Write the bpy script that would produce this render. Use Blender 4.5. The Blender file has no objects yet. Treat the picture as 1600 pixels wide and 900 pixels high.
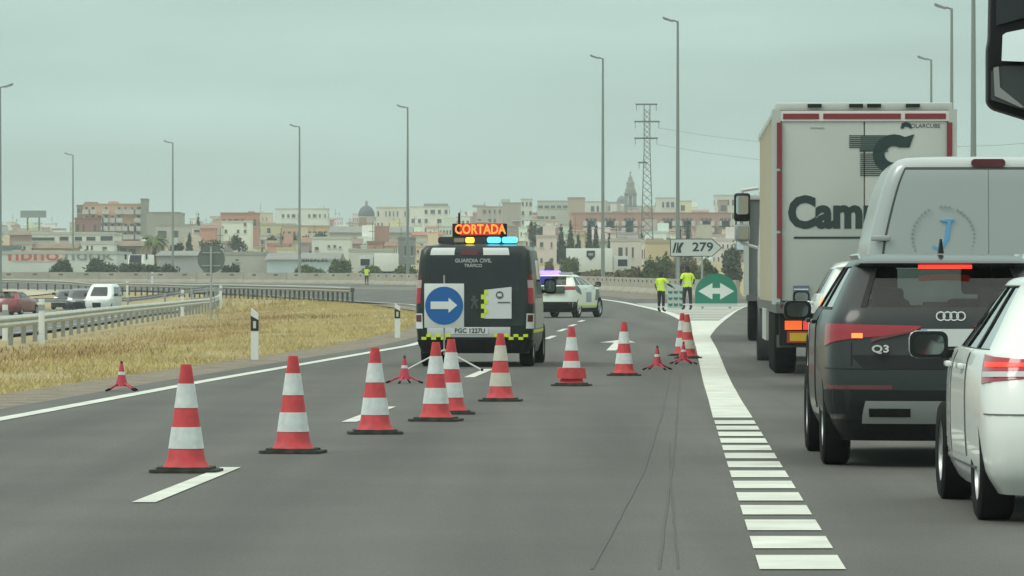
import bpy, bmesh, math, random
import numpy as np
from mathutils import Vector, Matrix
random.seed(7); RNG = np.random.default_rng(7)
SC = bpy.context.scene
COL = SC.collection
R = math.radians
# ------------------------------------------------------------------ camera
FPX, HOR, HC = 7000.0, 443.0, 1.38          # focal length in photo pixels, horizon row, eye height
cam_d = bpy.data.cameras.new('camera'); cam = bpy.data.objects.new('camera', cam_d); COL.objects.link(cam)
cam_d.sensor_width = 36; cam_d.lens = FPX/1600*36
cam_d.shift_y = (HOR-450)/1600; cam_d.clip_start = .5; cam_d.clip_end = 12000
cam.location = (0, 0, HC); cam.rotation_euler = (R(90), 0, 0); SC.camera = cam
# ------------------------------------------------------------------ sky, sun, exposure
W = bpy.data.worlds.new('World'); SC.world = W; W.use_nodes = True
nt = W.node_tree; nt.nodes.clear()
def wn(t, **k):
    n = nt.nodes.new(t)
    for a, b in k.items(): setattr(n, a, b)
    return n
def wl(a, b): nt.links.new(a, b)
SUN_EL, SUN_AZ = 48, 245
sky = wn('ShaderNodeTexSky'); sky.sky_type = 'NISHITA'; sky.sun_disc = False
sky.sun_elevation = R(SUN_EL); sky.sun_rotation = R(SUN_AZ); sky.dust_density = 3
tc = wn('ShaderNodeTexCoord'); sp = wn('ShaderNodeSeparateXYZ'); wl(tc.outputs['Generated'], sp.inputs[0])
up = wn('ShaderNodeMath', operation='MAXIMUM'); wl(sp.outputs['Z'], up.inputs[0]); up.inputs[1].default_value = 0
lum = wn('ShaderNodeMath', operation='MULTIPLY_ADD'); wl(up.outputs[0], lum.inputs[0]); lum.inputs[1].default_value = 2.0; lum.inputs[2].default_value = 1.0
ramp = wn('ShaderNodeMix', data_type='RGBA'); wl(up.outputs[0], ramp.inputs['Factor'])
ramp.inputs['A'].default_value = (.43, .61, .565, 1); ramp.inputs['B'].default_value = (.6, .625, .57, 1)
mp = wn('ShaderNodeMapping'); mp.inputs['Scale'].default_value = (5, 5, 34); wl(tc.outputs['Generated'], mp.inputs[0])
nz = wn('ShaderNodeTexNoise'); nz.inputs['Scale'].default_value = 1.4; nz.inputs['Detail'].default_value = 5; nz.inputs['Roughness'].default_value = .5; wl(mp.outputs[0], nz.inputs['Vector'])
mr = wn('ShaderNodeMapRange'); wl(nz.outputs['Fac'], mr.inputs['Value'])
mr.inputs['From Min'].default_value = .3; mr.inputs['From Max'].default_value = .72; mr.inputs['To Min'].default_value = .86; mr.inputs['To Max'].default_value = 1.2
m1 = wn('ShaderNodeMath', operation='MULTIPLY'); wl(lum.outputs[0], m1.inputs[0]); wl(mr.outputs[0], m1.inputs[1])
m2 = wn('ShaderNodeVectorMath', operation='SCALE'); wl(ramp.outputs['Result'], m2.inputs[0]); wl(m1.outputs[0], m2.inputs['Scale'])
m3 = wn('ShaderNodeVectorMath', operation='SCALE'); wl(m2.outputs[0], m3.inputs[0]); m3.inputs['Scale'].default_value = 10.0
mx = wn('ShaderNodeMix', data_type='RGBA'); mx.inputs['Factor'].default_value = .93
wl(sky.outputs[0], mx.inputs['A']); wl(m3.outputs[0], mx.inputs['B'])
bg = wn('ShaderNodeBackground'); bg.inputs['Strength'].default_value = .1; wl(mx.outputs['Result'], bg.inputs['Color'])
out = wn('ShaderNodeOutputWorld'); wl(bg.outputs[0], out.inputs['Surface'])
sl = bpy.data.lights.new('sun', 'SUN'); sl.energy = 1.15; sl.angle = R(25); sl.color = (1, .96, .88)
so = bpy.data.objects.new('sun', sl); COL.objects.link(so)
so.rotation_euler = (R(90-SUN_EL), 0, R(180-SUN_AZ))
vs = SC.view_settings; vs.view_transform = 'Standard'; vs.look = 'None'; vs.exposure = 0.0; vs.gamma = 1; vs.use_curve_mapping = False
SC.cycles.max_bounces = 8; SC.cycles.transparent_max_bounces = 16; SC.cycles.volume_bounces = 0
SC.cycles.use_denoising = True
# ------------------------------------------------------------------ ground helpers
def zg(y): return 7e-6*max(y, 0)**2 if y < 460 else float(np.interp(y, HY, HZ))
HY = [460, 520, 700, 900, 1200, 1600, 2500, 6000]; HZ = [1.48, 2.2, 5, 9, 15, 21, 26, 30]
def at(px, py, d): return Vector(((px-800)/FPX*d, d, HC+(HOR-py)/FPX*d))
def gnd(px, py):                                # photo pixel on the road surface -> x, y
    lo, hi = 3.0, 458.0
    for _ in range(50):
        m = (lo+hi)/2
        if (HC-zg(m))*FPX/m > py-HOR: lo = m
        else: hi = m
    return ((px-800)/FPX*lo, lo)
def ss(a, b, v):
    t = min(1, max(0, (v-a)/(b-a))); return t*t*(3-2*t)
# ------------------------------------------------------------------ materials
MATS = {}
def mat(name, col, rough=.6, metal=0, var=0, scale=8, bump=0, spec=.5, coat=0, emit=None, es=1, alpha=None, detail=4, coord='Object', col2=None):
    if name in MATS: return MATS[name]
    m = bpy.data.materials.new(name); m.use_nodes = True; n = m.node_tree; b = n.nodes['Principled BSDF']
    b.inputs['Base Color'].default_value = (*col, 1); b.inputs['Roughness'].default_value = rough; b.inputs['Metallic'].default_value = metal
    b.inputs['Specular IOR Level'].default_value = spec; b.inputs['Coat Weight'].default_value = coat; b.inputs['Coat Roughness'].default_value = .05
    if var or bump or col2:
        t = n.nodes.new('ShaderNodeTexCoord'); z = n.nodes.new('ShaderNodeTexNoise'); z.inputs['Scale'].default_value = scale; z.inputs['Detail'].default_value = detail
        n.links.new(t.outputs[coord], z.inputs['Vector'])
        if var or col2:
            r = n.nodes.new('ShaderNodeValToRGB'); n.links.new(z.outputs['Fac'], r.inputs[0])
            c2 = col2 or tuple(min(1, c*(1+var)) for c in col); c1 = col if col2 else tuple(c*(1-var) for c in col)
            r.color_ramp.elements[0].position = .32; r.color_ramp.elements[1].position = .68
            r.color_ramp.elements[0].color = (*c1, 1); r.color_ramp.elements[1].color = (*c2, 1)
            n.links.new(r.outputs[0], b.inputs['Base Color'])
        if bump:
            q = n.nodes.new('ShaderNodeBump'); q.inputs['Strength'].default_value = bump; q.inputs['Distance'].default_value = .02
            n.links.new(z.outputs['Fac'], q.inputs['Height']); n.links.new(q.outputs[0], b.inputs['Normal'])
    if emit: b.inputs['Emission Color'].default_value = (*emit, 1); b.inputs['Emission Strength'].default_value = es
    MATS[name] = m; return m
def glass(name, tint, rough=.03, trans=.5):
    if name in MATS: return MATS[name]
    m = bpy.data.materials.new(name); m.use_nodes = True; n = m.node_tree; n.nodes.clear()
    o = n.nodes.new('ShaderNodeOutputMaterial'); g = n.nodes.new('ShaderNodeBsdfGlossy'); g.inputs['Roughness'].default_value = rough
    t = n.nodes.new('ShaderNodeBsdfTransparent'); t.inputs[0].default_value = (*tint, 1)
    f = n.nodes.new('ShaderNodeFresnel'); f.inputs['IOR'].default_value = 1.5
    x = n.nodes.new('ShaderNodeMixShader'); n.links.new(f.outputs[0], x.inputs[0]); n.links.new(t.outputs[0], x.inputs[1]); n.links.new(g.outputs[0], x.inputs[2])
    n.links.new(x.outputs[0], o.inputs[0]); MATS[name] = m; return m
# ------------------------------------------------------------------ mesh helpers
def tag(o, label, cat=None, group=None, kind=None):
    if label: o['label'] = label
    if cat: o['category'] = cat
    if group: o['group'] = group
    if kind: o['kind'] = kind
    return o
def thing(name, label, cat, loc=(0, 0, 0), rz=0, group=None):
    o = bpy.data.objects.new(name, None); COL.objects.link(o); o.empty_display_size = .2
    o.location = loc; o.rotation_euler = (0, 0, rz); tag(o, label, cat, group); return o
class MB:
    def __init__(s): s.v = []; s.f = []; s.m = []
    def add(s, vs, fs, mi=0):
        b = len(s.v); s.v += [tuple(p) for p in vs]; s.f += [tuple(i+b for i in f) for f in fs]; s.m += [mi]*len(fs); return s
    def box(s, c, d, rz=0, rx=0, ry=0, mi=0, top=1.0):
        M = Matrix.Rotation(rz, 3, 'Z') @ Matrix.Rotation(ry, 3, 'Y') @ Matrix.Rotation(rx, 3, 'X'); c = Vector(c); v = []
        for z in (-.5, .5):
            k = top if z > 0 else 1
            for x, y in ((-.5, -.5), (.5, -.5), (.5, .5), (-.5, .5)): v.append(c+M @ Vector((x*d[0]*k, y*d[1]*k, z*d[2])))
        return s.add(v, [(3, 2, 1, 0), (4, 5, 6, 7), (0, 1, 5, 4), (1, 2, 6, 5), (2, 3, 7, 6), (3, 0, 4, 7)], mi)
    def bb(s, x0, x1, y0, y1, z0, z1, mi=0): return s.box(((x0+x1)/2, (y0+y1)/2, (z0+z1)/2), (x1-x0, y1-y0, z1-z0), mi=mi)
    def cyl(s, p0, p1, r0, r1=None, n=10, mi=0, cap=True):
        r1 = r0 if r1 is None else r1; p0 = Vector(p0); p1 = Vector(p1); a = (p1-p0).normalized()
        u = a.orthogonal().normalized(); w = a.cross(u); v = []
        for p, r in ((p0, r0), (p1, r1)):
            for i in range(n): t = 2*math.pi*i/n; v.append(p+(u*math.cos(t)+w*math.sin(t))*r)
        f = [(i, (i+1) % n, n+(i+1) % n, n+i) for i in range(n)]
        if cap: f += [tuple(range(n-1, -1, -1)), tuple(range(n, 2*n))]
        return s.add(v, f, mi)
    def path(s, pts, r, n=6, mi=0):
        for a, b in zip(pts[:-1], pts[1:]): s.cyl(a, b, r, r, n, mi)
        return s
    def lathe(s, prof, n=20, c=(0, 0, 0), axis='z', mi=0, cap=True):
        v = []; L = len(prof)
        for r, h in prof:
            for i in range(n):
                t = 2*math.pi*i/n; a, b = r*math.cos(t), r*math.sin(t)
                p = (a, b, h) if axis == 'z' else ((h, a, b) if axis == 'x' else (b, h, a))
                v.append((p[0]+c[0], p[1]+c[1], p[2]+c[2]))
        f = [(k*n+i, k*n+(i+1) % n, (k+1)*n+(i+1) % n, (k+1)*n+i) for k in range(L-1) for i in range(n)]
        if cap: f += [tuple(range(n-1, -1, -1)), tuple(range((L-1)*n, L*n))]
        return s.add(v, f, mi)
    def prism(s, poly, y0, y1, mi=0):            # poly in x,z ; extruded along y
        n = len(poly); v = [(x, y0, z) for x, z in poly]+[(x, y1, z) for x, z in poly]
        f = [tuple(range(n)), tuple(range(2*n-1, n-1, -1))]+[(i, n+i, n+(i+1) % n, (i+1) % n) for i in range(n)]
        return s.add(v, f, mi)
    def prismz(s, poly, z0, z1, mi=0):
        n = len(poly); v = [(x, y, z0) for x, y in poly]+[(x, y, z1) for x, y in poly]
        f = [tuple(range(n-1, -1, -1)), tuple(range(n, 2*n))]+[(i, (i+1) % n, n+(i+1) % n, n+i) for i in range(n)]
        return s.add(v, f, mi)
    def mesh(s, name, mats, smooth=None):
        me = bpy.data.meshes.new(name); me.from_pydata(s.v, [], s.f)
        if not isinstance(mats, (list, tuple)): mats = [mats]
        for m in mats: me.materials.append(m)
        if len(mats) > 1: me.polygons.foreach_set('material_index', s.m)
        if smooth is not None:
            me.polygons.foreach_set('use_smooth', [True]*len(me.polygons)); me.set_sharp_from_angle(angle=R(smooth))
        me.update(); return me
    def obj(s, name, mats, parent=None, smooth=None, loc=None, rz=0, bevel=0):
        me = s.mesh(name, mats, smooth)
        if bevel:
            b = bmesh.new(); b.from_mesh(me); bmesh.ops.recalc_face_normals(b, faces=b.faces)
            bmesh.ops.bevel(b, geom=b.edges[:], offset=bevel, segments=2, affect='EDGES', profile=.5); b.to_mesh(me); b.free()
            me.polygons.foreach_set('use_smooth', [True]*len(me.polygons)); me.set_sharp_from_angle(angle=R(40))
        o = bpy.data.objects.new(name, me); COL.objects.link(o); o.parent = parent
        if loc is not None: o.location = loc
        o.rotation_euler = (0, 0, rz); return o
def struct(o): o['kind'] = 'structure'; return o
def inst(src, parent, loc, rot=(0, 0, 0), scale=None, name=None):
    o = src.copy(); COL.objects.link(o); o.parent = parent; o.location = loc; o.rotation_euler = rot
    if scale: o.scale = scale
    return o
def copy_tree(src, parent=None):
    c = src.copy(); COL.objects.link(c); c.parent = parent
    for ch in list(src.children): copy_tree(ch, c)
    return c
def text(s, size, m, parent, loc, rot=(R(90), 0, 0), name='lettering', align='CENTER', off=0, ext=.002, sx=1):
    c = bpy.data.curves.new(name, 'FONT'); c.body = s; c.size = size; c.align_x = align; c.align_y = 'CENTER'; c.extrude = ext; c.offset = off
    c.materials.append(m); c.resolution_u = 3
    o = bpy.data.objects.new(name, c); COL.objects.link(o); bpy.context.view_layer.update()
    me = bpy.data.meshes.new_from_object(o.evaluated_get(bpy.context.evaluated_depsgraph_get())); bpy.data.objects.remove(o)
    o = bpy.data.objects.new(name, me); COL.objects.link(o); o.parent = parent; o.location = loc; o.rotation_euler = rot; o.scale = (sx, 1, 1); return o
def rrect(x0, x1, z0, z1, r, n=5):
    P = []
    for cx, cz, a0 in ((x1-r, z0+r, -90), (x1-r, z1-r, 0), (x0+r, z1-r, 90), (x0+r, z0+r, 180)):
        for i in range(n+1): a = R(a0+90*i/n); P.append((cx+r*math.cos(a), cz+r*math.sin(a)))
    return P
def circ(cx, cz, r, n=28): return [(cx+r*math.cos(2*math.pi*i/n), cz+r*math.sin(2*math.pi*i/n)) for i in range(n)]
# ------------------------------------------------------------------ shared materials
asphalt = mat('asphalt', (.116, .115, .106), .92, var=.07, scale=.5, bump=.15, spec=.25, detail=9)
white_paint = mat('road_paint', (.52, .53, .475), .75, var=.16, scale=1.8, detail=12)
galv = mat('galvanised', (.36, .37, .35), .5, .5, var=.12, scale=3)
pole_grey = mat('pole_grey', (.23, .26, .25), .5, .5)
black_pl = mat('black_plastic', (.0075, .009, .0105), .55, spec=.25)
rubber = mat('rubber', (.009, .01, .0105), .9, spec=.15)
dark_int = mat('cabin_dark', (.02, .021, .022), .8)
alloy = mat('alloy', (.4, .41, .41), .35, .7)
chrome = mat('chrome', (.7, .71, .7), .18, 1)
mirror_m = mat('mirror_glass', (.75, .76, .76), .03, 1); mirror_d = mat('mirror_dim', (.2, .22, .215), .06, .9)
red_lens = mat('red_lens', (.34, .012, .03), .12, coat=.4)
red_dark = mat('dark_red_lens', (.09, .006, .01), .15, coat=.4)
lit_red = mat('lit_brake', (.5, .01, .01), .3, emit=(1, .035, .012), es=1.5)
lit_amber = mat('lit_amber', (.5, .1, .02), .3, emit=(1, .2, .03), es=2.2)
clear_lens = mat('clear_lens', (.5, .5, .5), .12, coat=.5)
white_m = mat('white_enamel', (.7, .71, .69), .4)
plate_m = mat('plate_white', (.62, .64, .64), .4)
ink = mat('black_ink', (.015, .017, .02), .5)
gl_tint = glass('tinted_glass', (.5, .55, .53))
gl_clear = glass('car_glass', (.62, .68, .66))
gl_dark = mat('privacy_glass', (.008, .011, .013), .07, spec=.5)
# ================================================================== the setting
AY = [-60, 31, 45, 62.7, 95, 125, 155, 190, 222, 245, 275, 310, 345, 380, 410, 430, 470]
AX = [-10.6, -5.95, -5.14, -4.21, -2.17, -1.2, -1.2, -2.4, -5.1, -8.5, -13, -19, -28, -45, -80, -160, -600]
BY = [-60, 100, 180, 240, 290, 300, 345, 365, 385, 400, 430, 440, 450, 460, 470]
BX = [12, 14, 20, 26, 14, 10.3, 7.0, 4.2, -1.1, -5.7, -13.9, -20, -32, -52, -160]
def xl(y): return float(np.interp(y, AY, AX))        # painted left edge of the main carriageway
def xb(y): return float(np.interp(y, BY, BX))
def T(x, y):                                          # terrain height
    z = zg(y)
    if y < 470:
        dist = max(xl(y), -5.0)-x; d2 = xl(y)-x
        k = 1-ss(325, 375, y); e = min(ss(2, 12, dist), ss(1, 8, d2))
        z -= e*(z+.2)*k
        z -= min(ss(13, 18, dist), ss(3, 10, d2))*.33*k
        z -= .07*(1-ss(0, 6, d2-1))
    else:
        z += 1.2*math.sin(x*.011+y*.004)*ss(520, 800, y)
    return z
ground_m = bpy.data.materials.new('dry_earth'); ground_m.use_nodes = True
n = ground_m.node_tree; b = n.nodes['Principled BSDF']; b.inputs['Roughness'].default_value = .95; b.inputs['Specular IOR Level'].default_value = .15
t = n.nodes.new('ShaderNodeTexCoord'); prev = None
for sc, c1, c2 in ((.12, (.27, .215, .115), (.36, .3, .165)), (1.3, (.22, .16, .09), (.4, .34, .19))):
    z = n.nodes.new('ShaderNodeTexNoise'); z.inputs['Scale'].default_value = sc; z.inputs['Detail'].default_value = 8; n.links.new(t.outputs['Object'], z.inputs['Vector'])
    r = n.nodes.new('ShaderNodeValToRGB'); r.color_ramp.elements[0].color = (*c1, 1); r.color_ramp.elements[1].color = (*c2, 1); r.color_ramp.elements[0].position = .35; r.color_ramp.elements[1].position = .65
    n.links.new(z.outputs['Fac'], r.inputs[0])
    if prev:
        q = n.nodes.new('ShaderNodeMix'); q.data_type = 'RGBA'; q.inputs['Factor'].default_value = .5; n.links.new(prev.outputs[0], q.inputs['A']); n.links.new(r.outputs[0], q.inputs['B']); n.links.new(q.outputs['Result'], b.inputs['Base Color'])
    prev = r
xs = np.unique(np.concatenate([np.linspace(-3000, -300, 12), np.linspace(-300, -60, 25), np.arange(-60, 30, 1.5), np.linspace(30, 300, 28), np.linspace(300, 3000, 12)]))
ys = np.unique(np.concatenate([np.linspace(-400, 0, 14), np.arange(0, 470, 2.5), np.linspace(470, 1700, 60), np.linspace(1700, 9000, 20)]))
g = MB(); nx = len(xs)
g.v = [(x, y, T(x, y)-.03) for y in ys for x in xs]
g.f = [(j*nx+i, j*nx+i+1, (j+1)*nx+i+1, (j+1)*nx+i) for j in range(len(ys)-1) for i in range(nx-1)]; g.m = [0]*len(g.f)
struct(g.obj('ground', ground_m, smooth=60))
# asphalt of the motorway: strips across, following the rise
def strip(name, m, rows, dz, n=1, parent=None):       # rows: (y, xa, xb)
    s = MB()
    for y, a, c in rows:
        for i in range(n+1): x = a+(c-a)*i/n; s.v.append((x, y, zg(y)+dz))
    k = n+1
    s.f = [(j*k+i, j*k+i+1, (j+1)*k+i+1, (j+1)*k+i) for j in range(len(rows)-1) for i in range(n)]; s.m = [0]*len(s.f)
    return struct(s.obj(name, m, parent))
# asphalt shader with worn wheel tracks and tar patches of its own
am = asphalt.node_tree; ab = am.nodes['Principled BSDF']
tcn = am.nodes.new('ShaderNodeTexCoord'); mpn = am.nodes.new('ShaderNodeMapping'); mpn.inputs['Rotation'].default_value = (0, 0, math.atan(.047)); mpn.inputs['Scale'].default_value = (1.3, .035, 1)
am.links.new(tcn.outputs['Object'], mpn.inputs[0]); nzn = am.nodes.new('ShaderNodeTexNoise'); nzn.inputs['Scale'].default_value = 1.0; nzn.inputs['Detail'].default_value = 3; am.links.new(mpn.outputs[0], nzn.inputs['Vector'])
fine = am.nodes.new('ShaderNodeTexNoise'); fine.inputs['Scale'].default_value = 60; fine.inputs['Detail'].default_value = 2; am.links.new(tcn.outputs['Object'], fine.inputs['Vector'])
mm = am.nodes.new('ShaderNodeMath'); mm.operation = 'MULTIPLY_ADD'; am.links.new(nzn.outputs['Fac'], mm.inputs[0]); mm.inputs[1].default_value = .6; mm.inputs[2].default_value = .55
mf = am.nodes.new('ShaderNodeMath'); mf.operation = 'MULTIPLY_ADD'; am.links.new(fine.outputs['Fac'], mf.inputs[0]); mf.inputs[1].default_value = .9; mf.inputs[2].default_value = .55
sx_ = am.nodes.new('ShaderNodeSeparateXYZ'); am.links.new(tcn.outputs['Object'], sx_.inputs[0])
def mth(op, a, b_):
    q = am.nodes.new('ShaderNodeMath'); q.operation = op
    for i, v in enumerate((a, b_)):
        if v is None: continue
        if isinstance(v, (int, float)): q.inputs[i].default_value = v
        else: am.links.new(v, q.inputs[i])
    return q.outputs[0]
uu = mth('SUBTRACT', sx_.outputs['X'], mth('MULTIPLY', sx_.outputs['Y'], .047)); cs = mth('COSINE', mth('MULTIPLY', mth('ADD', uu, .9), 2*math.pi/1.85), None)
trk = mth('SUBTRACT', 1.0, mth('MULTIPLY', mth('POWER', mth('MULTIPLY', mth('ADD', cs, 1.0), .5), 2.0), .13))      # darker polished wheel tracks
mmt = mth('MULTIPLY', mm.outputs[0], trk)
m4 = am.nodes.new('ShaderNodeMath'); m4.operation = 'MULTIPLY'; am.links.new(mmt, m4.inputs[0]); am.links.new(mf.outputs[0], m4.inputs[1])
src = ab.inputs['Base Color'].links[0].from_socket
vm = am.nodes.new('ShaderNodeVectorMath'); vm.operation = 'SCALE'; am.links.new(src, vm.inputs[0]); am.links.new(m4.outputs[0], vm.inputs['Scale']); am.links.new(vm.outputs[0], ab.inputs['Base Color'])
rows = [(y, xl(y)-.62, max(xb(y)-.05, xl(y)+1)) for y in list(np.arange(-60, 470, 2.0))]
road = strip('road', asphalt, rows, 0, 8)
gravel_m = mat('shoulder_gravel', (.17, .14, .105), .95, var=.3, scale=2.2, bump=.3, detail=9)
strip('gravel_shoulder', gravel_m, [(y, xl(y)-1.75, xl(y)-.6) for y in np.arange(-60, 225, 2.0)], -.012, 2)
# left slip road with its own level
def drape(name, m, polyrows, dz, n=8):
    s = MB()
    for y, a, c in polyrows:
        for i in range(n+1): x = a+(c-a)*i/n; s.v.append((x, y, T(x, y)+dz))
    k = n+1; s.f = [(j*k+i, j*k+i+1, (j+1)*k+i+1, (j+1)*k+i) for j in range(len(polyrows)-1) for i in range(n)]; s.m = [0]*len(s.f)
    return struct(s.obj(name, m))
GR = [(60, -13.2), (83, -12.6), (117, -13.0), (160, -14.5), (200, -15.6), (235, -16.6), (262, -17.4), (278, -18.2)]   # guard rail beside the verge
def gx(y): return float(np.interp(y, [p[0] for p in GR], [p[1] for p in GR]))
asph2 = mat('asphalt_slip', (.135, .135, .125), .92, var=.12, scale=.7, bump=.1, spec=.25, detail=8)
drape('slip_road', asph2, [(y, gx(y)-42, gx(y)-1.6) for y in np.arange(20, 300, 2.5)]+[(y, gx(300)-42-(y-300)*.4, gx(300)-1.6-(y-300)*.5) for y in np.arange(300, 352, 2.5)], .06, 30)
def line_drape(name, f, y0, y1, w=.18):
    drape(name, white_paint, [(y, f(y), f(y)+w) for y in np.arange(y0, y1, 2.5)], .085, 1)
line_drape('edge_line', lambda y: gx(y)-3.0, 60, 300, .2)
line_drape('edge_line', lambda y: gx(y)-12.2, 120, 300, .2)
sand_m = mat('pale_sand', (.36, .32, .24), .95, var=.2, scale=.5)
drape('sandy_shoulder', sand_m, [(y, -52+(y-300)*.05, -24-(y-330)*.2) for y in np.arange(352, 392, 2.5)], .05, 12)
dirt_m = mat('verge_dirt', (.15, .125, .095), .95, var=.25, scale=.5, detail=8)
OY = [205, 257, 290, 310, 335, 360, 388, 408]; OX = [6.4, 5.1, 3.6, 1.5, -3, -9, -22, -50]
strip('dirt_strip', dirt_m, [(y, float(np.interp(y, OY, OX))+2.2, xb(y)-.1) for y in np.arange(262, 392, 2.0)], .004, 3)
# painted lines
def ribbon(name, pts, w, dz=.006, m=None, step=2.0, parent=None):
    P = []
    for (x0, y0), (x1, y1) in zip(pts[:-1], pts[1:]):
        k = max(1, int(math.hypot(x1-x0, y1-y0)/step))
        P += [(x0+(x1-x0)*i/k, y0+(y1-y0)*i/k) for i in range(k)]
    P.append(pts[-1]); s = MB()
    for i, (x, y) in enumerate(P):
        a = P[max(0, i-1)]; c = P[min(len(P)-1, i+1)]; dx, dy = c[0]-a[0], c[1]-a[1]; L = math.hypot(dx, dy) or 1; nx_, ny_ = dy/L*w/2, -dx/L*w/2
        s.v += [(x-nx_, y-ny_, zg(y-ny_)+dz), (x+nx_, y+ny_, zg(y+ny_)+dz)]
    s.f = [(2*i, 2*i+1, 2*i+3, 2*i+2) for i in range(len(P)-1)]; s.m = [0]*len(s.f)
    return struct(s.obj(name, m or white_paint, parent))
ribbon('edge_line', [(xl(y), y) for y in np.concatenate([np.arange(-10, 222, 3), np.arange(222, 300, 2)])], .2)
def smooth_poly(pts, n=6):
    o = []
    for i in range(len(pts)-1):
        p0 = pts[max(0, i-1)]; p1 = pts[i]; p2 = pts[i+1]; p3 = pts[min(len(pts)-1, i+2)]
        for k in range(n):
            t_ = k/n; o.append(tuple(.5*((2*p1[j])+(-p0[j]+p2[j])*t_+(2*p0[j]-5*p1[j]+4*p2[j]-p3[j])*t_*t_+(-p0[j]+3*p1[j]-3*p2[j]+p3[j])*t_**3) for j in (0, 1)))
    return o+[pts[-1]]
ribbon('edge_line', smooth_poly([gnd(1081, 512), gnd(1069, 500), gnd(1050, 491), gnd(1030, 485), gnd(1000, 478), gnd(970, 472), gnd(940, 468), gnd(905, 464), (1.5, 310), (-3, 335), (-9, 360), (-22, 388), (-50, 408), (-110, 425)]), .34, .007)
def quadmark(name, q, dz=.006):                       # corners in ground x, y
    s = MB(); s.add([(x, y, zg(y)+dz) for x, y in q], [(0, 1, 2, 3)]); return struct(s.obj(name, white_paint))
def dash(px0, py0, px1, py1, w=.15):
    ribbon('lane_dash', [gnd(px0, py0), gnd(px1, py1)], w, .006)
dash(224, 786, 361, 731); dash(545, 660, 608, 636); dash(733, 590, 764, 577); dash(853, 530, 866, 525); dash(873, 518, 884, 514); dash(890, 510, 899, 507); dash(905, 503, 912, 500.5)
ribbon('lane_dash', [(-3.5, 11), (-3.1, 16)], .15, .006)
# broad dashed line, then the solid tongue of the gore
def lerp(a, b, t): return a+(b-a)*t
yb0, yb1 = gnd(800, 891)[1], gnd(800, 661)[1]
for i in range(14):
    p = (yb1-yb0+1.24)/14; y0 = yb0+p*i; y1 = y0+p*.66
    def xe(y, a, c): t_ = (y-yb0)/(yb1-yb0); return lerp(a, c, t_)
    xa0, xa1 = gnd(1187, 891)[0], gnd(1117, 661)[0]; xc0, xc1 = gnd(1322, 891)[0], gnd(1180, 661)[0]
    quadmark('block_marking', [(xe(y0, xa0, xa1), y0), (xe(y0, xc0, xc1), y0), (xe(y1, xa0, xa1), y1), (xe(y1, xc0, xc1), y1)][:2]+[(xe(y1, xc0, xc1), y1), (xe(y1, xa0, xa1), y1)])
for i in range(1, 8):
    p = 1.9; y0 = yb0-p*i
    quadmark('block_marking', [(xa0-.05*p*i, y0), (xc0-.05*p*i, y0), (xc0-.05*p*i+.06, y0+1.2), (xa0-.05*p*i+.06, y0+1.2)])
tongue = [(653, 1114, 1176), (625, 1107, 1158), (600, 1099.5, 1144), (580, 1095, 1134.5), (560, 1091, 1126.5), (545, 1088, 1120), (533, 1084.5, 1113), (526, 1083, 1109.5), (520, 1081, 1113.5), (513, 1079.5, 1119), (507, 1078, 1125), (501, 1077, 1132)]
def pxrows(L_, step=2.0):
    o = []; G_ = []
    for py, a, c in L_: (x0, y), (x1, _) = gnd(a, py), gnd(c, py); G_.append((y, x0, x1))
    for (y0, a0, c0), (y1, a1, c1) in zip(G_[:-1], G_[1:]):
        k = max(1, int((y1-y0)/step)); o += [(lerp(y0, y1, i/k), lerp(a0, a1, i/k), lerp(c0, c1, i/k)) for i in range(k)]
    return o+[G_[-1]]
strip('gore_marking', white_paint, pxrows(tongue), .004, 2)
strip('exit_line', white_paint, pxrows([(501, 1123, 1132), (495, 1132, 1140), (489, 1142, 1147.5), (485, 1149, 1153.5), (480, 1160, 1163.5), (474, 1178, 1181)]), .008, 1)
conc = mat('pale_concrete', (.27, .27, .245), .9, var=.12, scale=.6, bump=.05, detail=8)
isl = [(500.5, 1080, 1122.5), (495, 1066, 1131.5), (489, 1049, 1141.5), (485, 1036, 1148.5), (480, 1016, 1159.5), (474, 992, 1177)]
strip('gore_island', conc, pxrows(isl), .003, 2)
for py in (498.3, 494.5, 491, 488, 485.3, 483, 481):
    L_, R_ = [float(np.interp(py, [q[0] for q in isl][::-1], [q[j] for q in isl][::-1])) for j in (1, 2)]
    strip('hatch_stripe', white_paint, pxrows([(py, L_+6, R_-1), (py-.75, L_+7, R_-1)]), .007, 1)
# straight-on arrow painted beyond the cones
A0 = gnd(957, 547); A1 = gnd(970, 534); A2 = gnd(972, 530)
s = MB(); xc_, yc_ = A1
s.add([(p[0], p[1], zg(p[1])+.006) for p in (gnd(947, 548), gnd(963, 548), gnd(971, 535), gnd(960, 535))], [(0, 1, 2, 3)])
s.add([(p[0], p[1], zg(p[1])+.006) for p in (gnd(937, 535.5), gnd(993, 535.5), gnd(976, 530.5))], [(0, 1, 2)])
struct(s.obj('arrow_marking', white_paint))
tar = mat('tar_seal', (.07, .07, .066), .9)
def wig(pts, w): 
    rnd = random.Random(len(pts)); q = []; w = w
    for (x0, y0), (x1, y1) in zip(pts[:-1], pts[1:]):
        k = 14
        for i in range(k): q.append((lerp(x0, x1, i/k)+rnd.uniform(-.004, .004), lerp(y0, y1, i/k)))
    return q+[pts[-1]]
ribbon('tar_seam', wig([gnd(1050, 570), gnd(1036, 640), gnd(1005, 740), gnd(925, 890)], .03), .013, .004, tar)
ribbon('tar_seam', wig([gnd(1062, 590), gnd(1054, 700), gnd(1030, 890)], .03), .01, .004, tar)
ribbon('tar_seam', wig([gnd(1046, 690), gnd(1048, 760), gnd(1060, 890)], .03), .007, .004, tar)
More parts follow.
